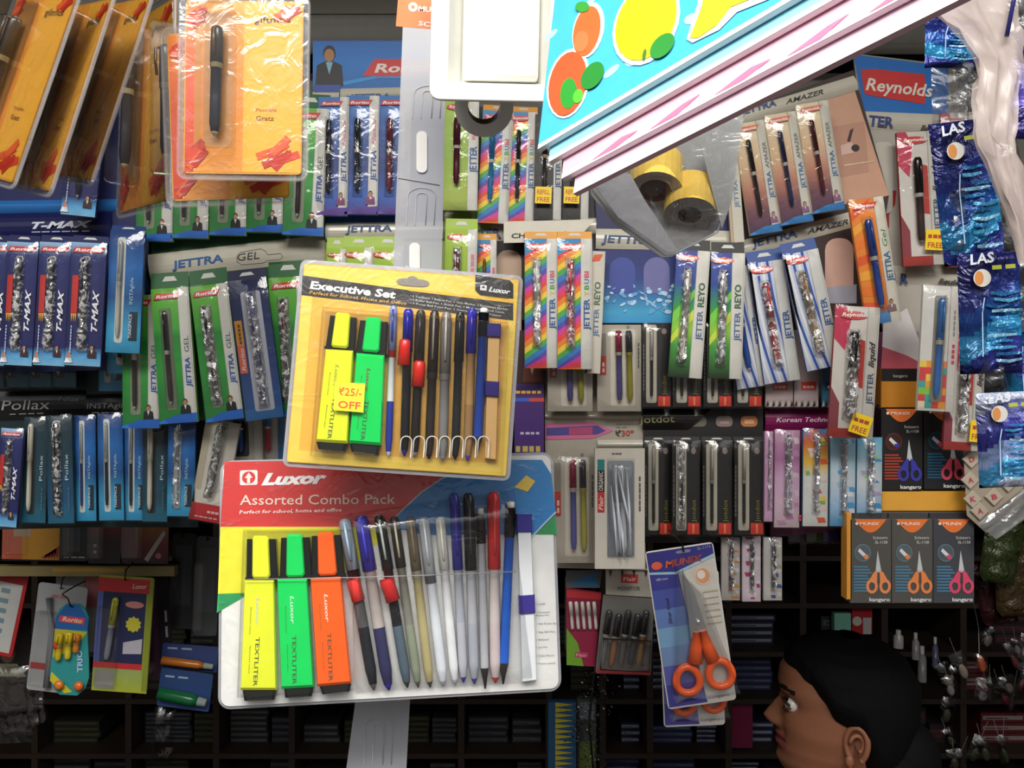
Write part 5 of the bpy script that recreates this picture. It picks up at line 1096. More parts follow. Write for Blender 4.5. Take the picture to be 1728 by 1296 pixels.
# --- monitor pens and red green pack below the cream card
def monitor():
    p = P('pen_wallet_pack', 'grey pen pouch card with metallic pens', 'pen pack', D + .04, quad=[(1018, 958), (1106, 956), (1100, 1140), (1005, 1134)]); L = p.L; m = MB()
    m.poly(L([(1022, 960), (1022, 1003), (1104, 1008), (1106, 958)]), 1, 'a8a296'); m.prism(L([(1018, 1004), (1005, 1134), (1098, 1140), (1104, 1010)]), -6, 0, '6a6864')
    m.rect(*L([(1048, 968)])[0], *L([(1076, 984)])[0], 1.5, 'b83434'); l = L([(1052, 980), (1073, 980), (1042, 996), (1080, 996)]); m.text('Flair', l[0], l[1], 7, 2, 'e8d0c8', .01); m.text('MONITOR', l[2], l[3], 7, 2, '4a4a48', .0)
    for k in range(4): q = L([(1030 + k * 20, 962)])[0]; m.poly([(q[0] - 3, q[1]), (q[0], q[1] + 12), (q[0] + 3, q[1])], 2, '3a2c24')
    q = L([(1006, 1128), (1006, 1136), (1098, 1139), (1098, 1130)]); m.poly(q, 1, '9a3434'); p.B(m, 'card')
    for k, (x, c) in enumerate([(1028, '7a7c80'), (1044, 'a06848'), (1060, '66625e'), (1076, '4a4c50'), (1090, '9a7444')]):
        l = L([(x, 1028 + (k % 2) * 6), (x - 14, 1122)]); pen_obj(p, *l[0], *l[1], 6, body=c, cap='3a3a3c', tip='b8b4a0', clipc='1c1c1e')
    g = MB(); l = L([(1016, 1072), (1012, 1124), (1092, 1128), (1096, 1078)]); g.tube([(x, y, 16) for x, y in l], 2, '2c2018', 'gloss', 6, closed=True); g.prism(l, 14, 15, 'ffffff', 'film'); p.B(g, 'pouch')
monitor()
def multi():
    p = P('pen_wallet_pack', 'red and green card pack of small ball pens left of the grey pen pouch card', 'pen pack', D + .06, quad=[(955, 962), (1016, 962), (1006, 1126), (955, 1122)]); L = p.L; m = MB()
    m.prism(L([(956, 992), (956, 1122), (1004, 1125), (1015, 1000)]), -5, 0, '8a1c3c'); m.poly(L([(956, 995), (956, 1008), (1014, 1012), (1015, 1001)]), .8, 'b82c34'); m.poly(L([(956, 1060), (956, 1122), (985, 1124), (975, 1085)]), .8, '6a9a2c')
    m.poly(L([(955, 962), (955, 992), (1012, 992), (1016, 962)]), .5, '5a5c60'); m.poly(L([(960, 985), (1004, 965), (1010, 990)]), 1, '2a6a9c'); l = L([(972, 1107), (990, 1108)]); m.rect(l[0][0] - 2, l[0][1] - 7, l[1][0] + 2, l[0][1] + 2, 1.2, 'b03a5a'); m.text('Flair', l[0], l[1], 5, 1.8, 'e0b8c0'); p.B(m, 'card')
    for k in range(5):
        l = L([(962 + 10 * k, 1014), (966 + 10 * k, 1062)]); pen_obj(p, *l[0], *l[1], 3.5, body='c8c4bc', cap='d8d4cc', tip='2a2a2a')
multi()
sleeve('pen_pack', 'slim dark red striped pack edge behind the combo pack corner', 962, 1035, 16, 120, 0, D + .08, None, '4a3a40', strip=None, seed=240)
# ============================================================ goods hanging in front of the stall
def lerp2(a, b, t): return (a[0] + (b[0] - a[0]) * t, a[1] + (b[1] - a[1]) * t)
def highlighter(p, col, side_col, clip, body, base, label_txt, parent=None, z0=1, word2='d0d8c0'):
    """chisel highlighter: body quad, clip quad, base quad in photo px"""
    b = p.L(list(body)); m = MB()
    m.prism(b, z0, z0 + 22, col, 'gloss', 4)
    TL, TR, BR, BL = b[0], b[3], b[2], b[1]
    f = lambda u, v: lerp2(lerp2(TL, TR, u), lerp2(BL, BR, u), v)
    m.text(label_txt, f(.42, .52), f(.36, .96), 6.5, z0 + 22.6, '4a5a44', .005)
    m.text('Luxor', f(.42, .16), f(.40, .42), 6, z0 + 22.6, word2, .02, .2)
    for k in range(2): m.text('fluorescent colour', f(.24 + .0 * k, .25 + .35 * k), f(.22, .5 + .35 * k), 2, z0 + 22.6, '5a6a4a')
    o = p.B(m, 'highlighter', parent)
    c = p.L(list(clip)); k = MB()
    TL, TR, BR, BL = c[0], c[3], c[2], c[1]
    g = lambda u, v: lerp2(lerp2(TL, TR, u), lerp2(BL, BR, u), v)
    k.prism([g(0, 0), g(-.02, 1.02), g(1.02, 1.02), g(1, 0)], z0, z0 + 17, '1d1f1e', 'gloss', 2)
    k.prism([g(-.04, .97), g(-.06, 1.05), g(1.06, 1.05), g(1.04, .97)], z0, z0 + 19, '1d1f1e', 'gloss', 1)
    p.B(k, 'cap', o)
    k = MB(); k.prism([g(.28, -.09), g(.22, -.02), g(.2, .93), g(.27, 1.0), g(.72, 1.0), g(.8, .93), g(.78, -.02), g(.7, -.09)], z0 + 10, z0 + 25, col, 'gloss', 3)
    p.B(k, 'clip', o)
    k = MB(); k.prism(p.L(list(base)), z0 + 1, z0 + 19, '232524', 'gloss', 4); p.B(k, 'end_plug', o)
    return o
def eraser_pencil(p, a, b, r, col, top='2c2c2c', parent=None, tipc='333333'):
    a, b = p.L([a, b]); z = r + 3
    X = lambda t: (a[0] + (b[0] - a[0]) * t, a[1] + (b[1] - a[1]) * t, z)
    m = MB(); m.lathe(X(.18), X(1), [(0, r * .9, col), (.86, r * .9, col), (.93, r * .5, tipc), (1, r * .15, tipc)], 'gloss')
    o = p.B(m, 'mechanical_pencil', parent)
    m = MB(); m.lathe(X(.035), X(.2), [(0, r, top), (1, r, top)], 'gloss'); p.B(m, 'grip', o)
    m = MB(); m.lathe(X(0), X(.04), [(0, r * .6, 'f0eee6'), (.2, r * .75, 'f0eee6'), (1, r * .75, 'f0eee6')], 'card'); p.B(m, 'eraser', o)
    return o
def euro_hole(m, c, w_, h_, z, col):
    n = 16; pts = []
    for k in range(n):
        q = 2 * math.pi * k / n; pts.append((c[0] + w_ / 2 * (abs(math.cos(q)) ** .5) * (1 if math.cos(q) > 0 else -1), c[1] + h_ / 2 * math.sin(q)))
    m.poly(pts[::-1], z, col)
# ---- Executive Set
def exec_set():
    q = [(507, 429), (872, 472), (871, 817), (477, 782)]
    p = P('highlighter_pen_set', 'yellow and black blister pack with two highlighters, overlapping the red combo pack', 'blister pack', .665, quad=q, tilt=.3)
    a, t = -p.w / 2, -p.h / 2; L = p.L
    m = MB(); m.prism(rrect(a + 7, t + 7, -a - 7, -t - 7, 6), -3, 0, 'f2b437')
    m.prism(rrect(a + 13, t + 60, -a - 12, -t - 12, 12), 0, .5, 'f4bb45')
    yl = 'f9d75a'
    m.poly([(a + 8, t + 9), (a + 8, t + 42), (-a - 8, t + 42), (-a - 8, t + 9)], .5, yl)
    m.rect(a + 8, t + 40, a + 26, -t - 8, .9, yl); m.rect(-a - 22, t + 40, -a - 8, -t - 8, .9, yl); m.rect(a + 8, -t - 28, -a - 8, -t - 8, 1.0, yl)
    m.poly(L([(511, 465), (509, 498), (690, 519), (866, 541), (866, 512), (690, 490)]), 1.4, '282422')
    m.poly(L([(866, 507), (690, 487), (690, 491), (866, 512)]), 1.8, 'f6c23c')
    m.poly(L([(802, 464), (802, 490), (810, 498), (866, 504), (866, 480), (860, 473)]), 2.0, '1c1a1a')
    l = L([(523, 487), (667, 504), (522, 496), (686, 515), (810, 490), (861, 497)])
    m.text('Executive Set', l[0], l[1], 13, 2.2, 'ffffff', .035, .08)
    m.text('Perfect for School, Home and Office', l[2], l[3], 5.5, 2.2, 'e8b24a', .02, .15)
    m.text('Luxor', lerp2(l[4], l[5], .28), l[5], 8.5, 2.6, 'ffffff', .03, .3)
    m.rect(l[4][0], l[4][1] - 9, l[4][0] + 11, l[4][1], 2.6, 'f0f0ee'); m.poly([(l[4][0] + 2, l[4][1] - 4), (l[4][0] + 5.5, l[4][1] - 8), (l[4][0] + 9, l[4][1] - 4)], 2.9, '1c1a1a')
    for k, s_ in enumerate(['2 Textliters, 1 Ballpen Pen, 1 Gelo Marker, 1 Permanent Marker,', '1 Roller Ball Pen, 1 Sketch Pen, 1 Mechanical Pencil, Leads,', '1 Focus Ball Point Pen, 1 Correction Pen, 1 Pointer']):
        e_ = L([(692, 501 + 6 * k), (858 - 6 * k, 524 + 5.5 * k)]); m.text('\u2022 ' + s_, e_[0], e_[1], 3.4, 2.2, 'dcdcd8', .01)
    c = L([(697, 477)])[0]; euro_hole(m, c, 56, 13, 2.0, '8f8a86'); m.ell(c[0] - 1, c[1] - 3, 10, 8, 2.1, '8f8a86')
    p.B(m, 'card')
    highlighter(p, 'e6ef38', 0, [(560, 535), (553, 588), (600, 592), (604, 539)], [(553, 592), (537, 746), (589, 749), (599, 594)], [(536, 744), (541, 759), (584, 763), (588, 749)], 'TEXTLITER', z0=2, word2='a8b040')
    highlighter(p, '18d860', 0, [(610, 543), (604, 595), (652, 599), (656, 546)], [(604, 598), (592, 748), (645, 752), (651, 602)], [(592, 749), (596, 763), (640, 769), (643, 753)], 'TEXTLITER', z0=2, word2='7a5a40')
    def pn(x0, y0, x1, y1, r, **k):
        l = L([(x0, y0), (x1, y1)]); return pen_obj(p, *l[0], *l[1], r, **k)
    pn(665, 517, 656, 772, 7, body='dfe2e4', cap='7a88b8', tip='c8ccd4', capfrac=.3, clipc='3a3f9a', band='c83a3a', grip='2c3a9a')
    pn(690, 523, 683, 770, 9, body='1f1f24', cap='23259a', tip='2a2aa0', capfrac=.25, band='22259a', clipc='2a2cb0')
    pn(711, 525, 700, 772, 9, body='24201f', cap='37322f', tip='9a9a9a', capfrac=.36, band=None)
    for (x, y) in ((683, 575), (707, 611)):
        l = L([(x + 2, y), (x - 1, y + 43)]); g = MB(); g.lathe((*l[0], 13), (*l[1], 13), [(0, 8, 'd8281f'), (.08, 10, 'e0322a'), (1, 10.5, 'd8281f')], 'gloss'); p.B(g, 'pen_cap', label='red pen cap')
    pn(734, 526, 724, 775, 9, body='2e2826', cap='302a28', tip='1a1a1a', band='4a4440', clipc='8a8478')
    pn(754, 528, 747, 778, 9.5, body='7d7d7c', cap='77746f', tip='9c9cb0', band='a8a49c', clipc='b8b2a8')
    pn(777, 528, 768, 776, 8.5, body='24272a', cap='262828', tip='202020', band=None, capfrac=.34)
    pn(797, 522, 789, 778, 9, body='b08a5a', cap='2f2a9c', tip='5a58b8', capfrac=.3, band=None, grip='9a7850')
    for sg in (-1, 1):
        l = L([(795 + 5 * sg, 600), (789 + 5 * sg, 745)]); g = MB(); g.lathe((*l[0], 11), (*l[1], 11), [(0, 2, 'e2c488'), (1, 2, 'e2c488')], 'gloss', 6); p.B(g, 'ink_tube')
    eraser_pencil(p, (817, 522), (805, 766), 9, '2b4ba8', '1f2226')
    l = L([(824, 548), (843, 549), (836, 776), (818, 774)])
    g = MB(); g.prism([l[0], l[3], l[2], l[1]], 2, 14, 'caa064', 'card', 1); o = p.B(g, 'lead_case', label='clear lead case with violet caps')
    for v0, v1 in ((0, .1), (.43, .54)):
        f = lambda u, v: lerp2(lerp2(l[0], l[1], u), lerp2(l[3], l[2], u), v)
        g = MB(); g.prism([f(-.15, v0), f(-.15, v1), f(1.1, v1), f(1.1, v0)], 3, 19, '2c2470', 'gloss', 1.5); p.B(g, 'case_cap', o)
    s_ = L([(570, 648), (568, 694), (617, 698), (620, 650)]); g = MB(); g.prism(s_, 31.5, 32.5, 'f6e02c')
    l = L([(576, 669), (614, 672), (575, 690), (612, 693)])
    g.text('\u20b925/-', l[0], l[1], 13, 33, 'd8542c', .01); g.text('OFF', l[2], l[3], 12, 33, 'd8542c', .02); p.B(g, 'price_sticker', label='yellow sticker reading 25 off')
    # clear blister shell with a rib across the lower ends of the pens
    g = MB(); g.prism(rrect(a, t, -a, -t, 12), -4, -3, 'ffffff', 'frost')
    g.prism(rrect(a + 1, t + 1, -a - 1, -t - 1, 12), 3, 4, 'ffffff', 'film')
    b0 = L([(548, 522), (528, 770), (848, 800), (858, 548)]); g.prism([b0[0], b0[1], b0[2], b0[3]], 4, 31, 'ffffff', 'blister', 5)
    p.B(g, 'blister')
    g = MB()
    for k in range(7):
        x = 686 + k * 20.5 + k; l = L([(x, 760)])[0]
        pts = [(l[0] + 9 * math.cos(q), l[1] - 14 - 9 * math.sin(q), 20) for q in [math.pi * i / 8 for i in range(9)]]
        g.tube([(l[0] + 9, l[1] + 12, 20)] + pts + [(l[0] - 9, l[1] + 12, 20)], 1.1, 'e6e0d6', 'gloss', 6)
    p.B(g, 'blister_rib', label='moulded scallops over the pen ends')
exec_set()
# ---- Assorted Combo Pack
def combo():
    q = [(376, 772), (928, 768), (954, 1162), (362, 1203)]
    p = P('highlighter_pen_set', 'large red, yellow and white blister pack of three highlighters and many pens', 'blister pack', .715, quad=q, tilt=.45)
    a, t = -p.w / 2, -p.h / 2; L = p.L
    m = MB(); m.prism(rrect(a + 5, t + 5, -a - 5, -t - 5, 14, 5), -3, 0, 'f4f4f2')
    m.poly(L([(379, 779), (372, 889), (655, 889), (680, 858), (712, 828), (745, 806), (790, 788), (800, 776), (560, 777)]), .6, 'd93a38')
    m.poly(L([(372, 889), (368, 1002), (424, 1000), (560, 985), (656, 900), (655, 889)]), .7, 'f3ee3c')
    m.poly(L([(368, 1002), (366, 1034), (424, 1000)]), .8, '2aa060')
    m.poly(L([(656, 889), (720, 903), (903, 902), (938, 868), (930, 800), (915, 776), (800, 776), (745, 806), (700, 836)]), .5, '1f86cc')
    arc = L([(655, 886), (682, 858), (712, 830), (745, 808), (792, 788), (810, 777)])
    m.tube([(x, y, 1.2) for x, y in arc], 1.3, 'd8e4ec', 'card', 6)
    m.poly(L([(903, 902), (940, 902), (937, 868)]), .9, '2a9a58')
    arc = L([(898, 905), (920, 882), (938, 864)]); m.tube([(x, y, 1.2) for x, y in arc], 1.1, 'e4ecec', 'card', 6)
    l = L([(441, 818), (552, 815), (405, 852), (667, 850), (404, 867), (577, 863), (405, 819)])
    m.text('Luxor', l[0], l[1], 19, 1.6, 'ffffff', .05, .35)
    m.text('Assorted Combo Pack', l[2], l[3], 17, 1.6, 'fbe6d4', .004)
    m.text('Perfect for school, home and office', l[4], l[5], 6, 1.6, 'ffeee4', .02, .15)
    x, y = l[6]; m.prism(rrect(x, y - 25, x + 29, y, 3), 1, 1.5, 'fff4f0')
    m.ell(x + 14.5, y - 12.5, 11, 10.5, 1.8, 'd93a38'); m.poly([(x + 8, y - 12), (x + 14.5, y - 21), (x + 21, y - 12)][::-1], 2.1, 'fff4f0'); m.rect(x + 12, y - 13, x + 17, y - 3, 2.2, 'fff4f0')
    for k, (s_, yy) in enumerate([('1 Leads', 1018), ('1 Permanent', 1032), ('Marker Pen', 1037), ('1 Gel Roller Ball', 1051), ('1 Sign Ball Pen', 1065), ('1 Ballpens', 1078), ('1 Gel Pen', 1091), ('1 Clear Pencil', 1105), ('1 Pocket pencil', 1118)]):
        l = L([(905, yy + 3), (905 + len(s_) * 2.1, yy + 2)]); m.text(s_, l[0], l[1], 3.2, 1.2, '8a8a88')
    l = L([(868, 822), (888, 802), (903, 812), (890, 830)]); m.poly(l, 2, 'f0cf4a')
    p.B(m, 'card')
    highlighter(p, 'ecf23e', 0, [(420, 909), (420, 974), (470, 974), (468, 909)], [(417, 976), (410, 1160), (470, 1160), (466, 976)], [(413, 1161), (416, 1179), (466, 1177), (469, 1161)], 'TEXTLITER', z0=2)
    highlighter(p, '1fdc66', 0, [(477, 907), (476, 972), (528, 971), (524, 906)], [(471, 974), (478, 1158), (532, 1155), (521, 974)], [(482, 1157), (484, 1174), (528, 1171), (531, 1156)], 'TEXTLITER', z0=2, word2='d0f0d8')
    highlighter(p, 'ff6a2a', 0, [(528, 904), (529, 970), (582, 968), (576, 902)], [(526, 972), (538, 1154), (594, 1149), (577, 970)], [(541, 1153), (546, 1168), (591, 1163), (594, 1149)], 'TEXTLITER', z0=2, word2='ffe0d0')
    def pn(x0, y0, x1, y1, r, **k):
        l = L([(x0, y0), (x1, y1)]); return pen_obj(p, *l[0], *l[1], r, **k)
    def cap(x0, y0, x1, y1, r, c):
        l = L([(x0, y0), (x1, y1)]); g = MB(); g.lathe((*l[0], r + 5), (*l[1], r + 5), [(0, r * .95, c), (.1, r, c), (1, r, c)], 'gloss'); p.B(g, 'pen_cap')
    pn(582, 875, 632, 1162, 11, body='5a5a5c', cap='8f9aa4', tip='7a6a5a', capfrac=.30, band='28282c', clipc='a8c4dc', grip='2a2e34')
    pn(610, 870, 657, 1162, 12, body='bfb4b0', cap='3f3aa0', tip='3a36b0', capfrac=.32, band=None, clipc='4a46c0', grip='3a3a60')
    pn(640, 870, 688, 1158, 10, body='26262a', cap='2a2a2a', tip='48484c', capfrac=.32, band=None, clipc='c8d4cc', grip='5a6a78')
    cap(596, 974, 606, 1012, 11, 'e04440'); cap(652, 974, 664, 1012, 12, 'dc3436')
    pn(665, 872, 706, 1158, 9, body='8a8a80', cap='3a3834', tip='6a6a60', capfrac=.3, band=None, clipc='d8ccb0', grip='8f9884')
    pn(692, 872, 726, 1158, 9, body='b8ac7c', cap='746a58', tip='5a564a', capfrac=.32, band='c8c4b0', clipc='8a7c64')
    pn(714, 872, 748, 1156, 10, body='e2e8f0', cap='b4bac0', tip='c0bcd8', capfrac=.35, band='7a7c80', clipc='d4d8dc')
    pn(742, 872, 768, 1154, 9, body='f0f2f4', cap='d8d8d0', tip='d0d0e0', capfrac=.32, band=None, clipc='f4f0e0')
    pn(766, 832, 782, 1150, 9, body='b4b8c4', cap='403c9c', tip='5048b4', capfrac=.41, band=None, clipc='4844ac', grip='c0c2cc')
    pn(790, 832, 800, 1152, 10, body='bcbec4', cap='2c2c2c', tip='5a5ab0', capfrac=.41, band=None, clipc='4a4a48', grip='b0b4c0')
    eraser_pencil(p, (810, 857), (818, 1160), 8, 'c4c6cc', '2a2826')
    pn(832, 830, 835, 1150, 11, body='d8ccc8', cap='e03a3a', tip='d84a4a', capfrac=.41, band=None, clipc='e8504a', grip='d8c8c8')
    eraser_pencil(p, (861, 846), (848, 1152), 9, '2a6ad8', '2a2826')
    l = L([(872, 867), (893, 867), (903, 1145), (880, 1148)])
    f = lambda u, v: lerp2(lerp2(l[0], l[1], u), lerp2(l[3], l[2], u), v)
    g = MB(); g.prism([l[0], l[3], l[2], l[1]], 2, 15, 'd4d8dc', 'gloss', 1); o = p.B(g, 'lead_case', label='clear lead case with violet caps')
    for v0, v1 in ((0, .11), (.49, .6)):
        g = MB(); g.prism([f(-.1, v0), f(-.1, v1), f(1.1, v1), f(1.1, v0)], 3, 19, '3c3484', 'gloss', 1.5); p.B(g, 'case_cap', o)
    g = MB(); g.prism(rrect(a, t, -a, -t, 20, 6), -4.5, -3.2, 'ffffff', 'frost'); g.prism(rrect(a + 1, t + 1, -a - 1, -t - 1, 20, 6), 3, 4, 'ffffff', 'film')
    b0 = L([(415, 893), (405, 1172), (600, 1160), (596, 893)]); g.prism(b0, 4, 30, 'ffffff', 'blister', 5)
    g.sheet(L([(588, 866), (868, 826), (905, 1150), (600, 1168)]), 16, 14, 31, 1.6, 'film', 4, edge=4)
    p.B(g, 'blister')
    g = MB()
    w1 = L([(420, 975), (590, 972), (720, 968), (868, 962)]); g.tube([(x, y, 31) for x, y in w1], .8, '8a8a8a', 'gloss', 6)
    p.B(g, 'blister_rib')
combo()
# ---- frosted plastic clip strips the packs hook on
def clip_strip(label, quad, d, tongues, extra=None, group='clear plastic hanging strips'):
    p = P('hanging_strip', label, 'hanging strip', d, quad=quad, group=group)
    a, t = -p.w / 2, -p.h / 2; m = MB()
    m.box(a, t, -a, -t, -1.2, 0, 'ffffff', 'frost')
    p.B(m, 'strip')
    m = MB()
    for (x, y0, y1, kind) in tongues:
        l = p.L([(x, y0), (x, y1)])
        (x0, ya), (_, yb) = l
        w_ = p.w * .12
        if kind == 'white': m.prism(rrect(x0 - w_ * .9, ya, x0 + w_ * .9, yb, w_ * .8), 1, 3, 'e9e9e6', 'gloss')
        else:
            for ww in (w_, w_ * 2.7):
                pts = [(x0 - ww, yb, .6)] + [(x0 + ww * math.cos(q), ya + w_ - ww * .6 * math.sin(q), .6) for q in [math.pi * (1 - i / 8) for i in range(9)]] + [(x0 + ww, yb, .6)]
                m.tube(pts, .9, 'c4c6cc', 'gloss', 6)
    p.B(m, 'hook_tongue')
    if extra: extra(p)
    return p
def long_strip():
    p = P('hanging_strip', 'long frosted plastic strip with hook tongues running down behind the two highlighter packs', 'hanging strip', .785, (680, 600)); L = p.L; m = MB()
    m.prism(L([(686, -120), (664, 452), (604, 1150), (580, 1330), (684, 1330), (694, 1140), (745, 470), (757, -120)]), -1.4, 0, 'ffffff', 'frost'); p.B(m, 'strip')
    for (x, y0, y1, kind) in [(722, 150, 200, 'o'), (712, 222, 292, 'white'), (712, 322, 380, 'o'), (700, 410, 470, 'white'), (640, 1215, 1290, 'o')]:
        m = MB(); (x0, ya), (x1, yb) = L([(x, y0), (x - 3, y1)]); w_ = 9
        if kind == 'white': m.prism(rrect(x0 - w_, ya, x0 + w_, yb, 8), 1, 3, 'e9e9e6', 'gloss')
        else:
            for ww in (w_, w_ * 2.6):
                pts = [(x1 - ww, yb, .6)] + [(x0 + ww * math.cos(q), ya + w_ - ww * .6 * math.sin(q), .6) for q in [math.pi * (1 - i / 8) for i in range(9)]] + [(x1 + ww, yb, .6)]
                m.tube(pts, .8, 'b4b6bc', 'gloss', 6)
        p.B(m, 'hook_tongue')
    m = MB(); l = L([(672, 300), (742, 312)]); m.tube([(*l[0], 1), (*l[1], 1)], 1.0, 'e4e4e4', 'gloss', 5); p.B(m, 'fold_line')
    for (x, y) in ((652, 775), (697, 470)):
        m = MB(); q = L([(x, y)])[0]; m.tube([(q[0], q[1] + 8, 0), (q[0], q[1] + 2, 70), (q[0], q[1] - 8, 90)], 3, 'd8d8d6', 'frost', 6); p.B(m, 'hook')
long_strip()
g = P('scissors_hang_tag', 'orange card corner with white scissors brand lettering at the top edge', 'hang tag', .69, quad=[(672, -60), (742, -60), (735, 56), (673, 38)])
m = MB(); a, t = -g.w / 2, -g.h / 2; m.box(a, t, -a, -t, -1, 0, 'e8702c')
l = g.L([(706, 19), (742, 22), (706, 43), (738, 47), (697, 12)]); m.text('MUNI', l[0], l[1], 9, .6, 'f6e4d8', .03); m.text('SCIS', l[2], l[3], 8, .6, 'f6e4d8', .02)
m.ell(*l[4], 8, 8, .6, 'f6e4d8'); m.ell(*l[4], 3, 3, .9, 'e8702c'); g.B(m, 'card')
# ---- gift blister packs, top left
def gift(label, d, th, yaw, center=None, quad=None, w=215, h=295, pitch=0, back=False):
    p = P('gift_pen_pack', label, 'blister pack', d, center, w, h, th, quad=quad, group='orange gift pen packs hanging top left', yaw=yaw, pitch=pitch)
    w, h = p.w, p.h; a, t = -w / 2, -h / 2; m = MB()
    m.prism(rrect(a + 9, t + 9, -a - 9, -t - 9, 7), -2.5, 0, 'e9a23a', side='b0804a')
    # printed ground: orange left part, golden right
    m.grad(a + 11, t + 12, a + w * .12, -t - 12, .4, [(0, 'e98a3c'), (.5, 'e2603a'), (1, 'd8482c')])
    m.grad(a + w * .12, t + 12, a + w * .55, -t - 12, .4, [(0, 'efa23c'), (.6, 'ee9434'), (1, 'f0a040')])
    m.grad(a + w * .5, t + 12, -a - 11, -t - 12, .5, [(0, 'f4b440'), (1, 'f6b83c')])
    m.text('giftmos', (a + w * .58, t + h * .15), (a + w * .86, t + h * .145), h * .035, 1, '4a3a24', .01)
    m.text('Possible', (a + w * .60, t + h * .63), (a + w * .76, t + h * .63), h * .018, 1, 'a86a2c')
    m.text('Gratz', (a + w * .60, t + h * .68), (a + w * .74, t + h * .68), h * .026, 1, '7a4a24', .01)
    R = random.Random(5)
    for cx, cy, s_ in ((a + w * .78, t + h * .86, 1), (a + w * .84, t + h * .06, .8), (a + w * .13, t + h * .86, .9), (a + w * .1, t + h * .12, .7)):
        for k in range(7):
            x = cx + R.uniform(-.09, .09) * w * s_; y = cy + R.uniform(-.045, .045) * h * s_; q = R.uniform(-.9, -.3); ln = w * .09 * s_; wd = h * .02 * s_
            c, n_ = math.cos(q), math.sin(q)
            x = min(max(x, a + ln + 12), -a - ln - 12); y = min(max(y, t + 30), -t - 30)
            m.poly([(x - ln * c + wd * n_, y - ln * n_ - wd * c), (x - ln * c - wd * n_, y - ln * n_ + wd * c), (x + ln * c - wd * n_, y + ln * n_ + wd * c), (x + ln * c + wd * n_, y + ln * n_ - wd * c)], 1.2 + k * .1, ['c8301c', 'dd4a26', 'e8642e'][k % 3])
    m.rect(a + w * .2, t + h * .1, a + w * .42, -t - h * .17, .9, 'd99a52')
    p.B(m, 'card')
    pen_obj(p, a + w * .315, t + h * .19, a + w * .305, t + h * .78, 11, body='2b2e36', cap='3c3630', tip='c8b88a', band='c8b88a', capfrac=.34, clipc='5a4a38', z=16)
    g = MB(); g.prism(rrect(a, t, -a, -t, 14), -4, -3, 'ffffff', 'milky'); g.prism(rrect(a, t, -a, -t, 14), 2.5, 3.5, 'ffffff', 'film')
    g.prism(rrect(a + w * .18, t + h * .08, a + w * .45, -t - h * .14, 6), 3.5, 40, 'ffffff', 'blister', 5)
    # rounded outer lip
    lip = rrect(a, t, -a, -t, 14); g.tube([(x, y, 0) for x, y in lip], 3.2, 'ffffff', 'milky', 6, closed=True)
    p.B(g, 'blister')
    return p
gift('orange and gold gift pen pack facing front, black pen in its window', .70, 0, 0, quad=[(322, -4), (527, -10), (512, 292), (283, 312)])
gift('gift pen pack hanging just behind the front facing one, only its bottom showing', .76, 2, 0, center=(385, 195), w=215, h=300)
gift('leftmost orange gift pen pack, tilted and cut by the picture edge', .70, -19, -34, center=(28, 140), w=215, h=345)
gift('gift pen pack turned nearly edge on, second from the left of the bunch', .715, -18, -44, center=(104, 160), w=205, h=345)
gift('gift pen pack turned sideways with a tan window strip, third in the bunch', .76, -18, -44, center=(168, 150), w=205, h=330)
gift('gift pen pack turned sideways hanging straight, fourth in the bunch', .92, -2, -44, center=(246, 185), w=205, h=345)
gift('gift pen pack seen edge on right beside the front facing one', .80, 0, -70, center=(296, 170), w=150, h=330)
# ---- white tray pack with tape, top centre
def tray():
    p = P('white_plastic_tray', 'bright white moulded plastic tray hanging at the top beside the fruit book', 'tray', .66, quad=[(732, -60), (958, -60), (952, 174), (729, 162)])
    w, h = p.w, p.h; a, t = -w / 2, -h / 2; m = MB()
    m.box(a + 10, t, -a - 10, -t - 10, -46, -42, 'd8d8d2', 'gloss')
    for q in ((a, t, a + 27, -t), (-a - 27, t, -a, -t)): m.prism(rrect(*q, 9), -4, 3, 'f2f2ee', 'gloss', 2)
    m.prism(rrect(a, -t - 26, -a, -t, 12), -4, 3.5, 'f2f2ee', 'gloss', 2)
    m.poly([(a + 26, t, -2), (a + 26, -t - 24, -2), (a + 48, -t - 44, -42), (a + 48, t, -42)], 0, 'd4d4ce', 'gloss')  # recess walls and floor coloured greyer than the rim, shade painted in
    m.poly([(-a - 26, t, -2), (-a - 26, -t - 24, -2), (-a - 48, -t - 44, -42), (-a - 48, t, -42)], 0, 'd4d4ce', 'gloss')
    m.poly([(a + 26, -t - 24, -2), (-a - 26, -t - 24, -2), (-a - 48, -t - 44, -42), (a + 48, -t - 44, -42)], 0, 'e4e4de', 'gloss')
    m.tube([(x, y, 0) for x, y in rrect(a, t, -a, -t, 14)], 4, 'f2f2ee', 'gloss', 8, closed=True)
    p.B(m, 'tray_shell')
    m = MB(); m.prism(rrect(a + w * .23, t + 4, a + w * .80, -t - 40, 8), -41, -14, 'f4f2e8', 'card', 6); p.B(m, 'inner_block')
tray()
def roll(p, name, c, R_, r_, L_, axis, col, end, parent=None, label=None):
    A = Vector(axis).normalized(); c = Vector(c); u = A.cross(Vector((0, 0, 1))).normalized(); w_ = A.cross(u); n = 26; m = MB()
    rings = [(0, r_), (0, R_), (L_, R_), (L_, r_)]
    for z, rr in rings:
        for i in range(n):
            q = 2 * math.pi * i / n; m.v.append(tuple(c + A * z + (u * math.cos(q) + w_ * math.sin(q)) * rr))
    for k in range(4):
        k2 = (k + 1) % 4; cc = [end, col, end, '7a5a40'][k]
        for i in range(n):
            j = (i + 1) % n; m.face((k * n + i, k * n + j, k2 * n + j, k2 * n + i), cc, 'gloss', False)
    return p.B(m, name, parent, label)
p = P('tape_roll', 'grey tape roll showing its core under the white tray', 'tape roll', .70, (815, 176), 90, 60)
roll(p, 'tape', (0, -14, -36), 50, 28, 36, (.05, .5, .86), 'dcdcd8', 'cfcfcc'); 
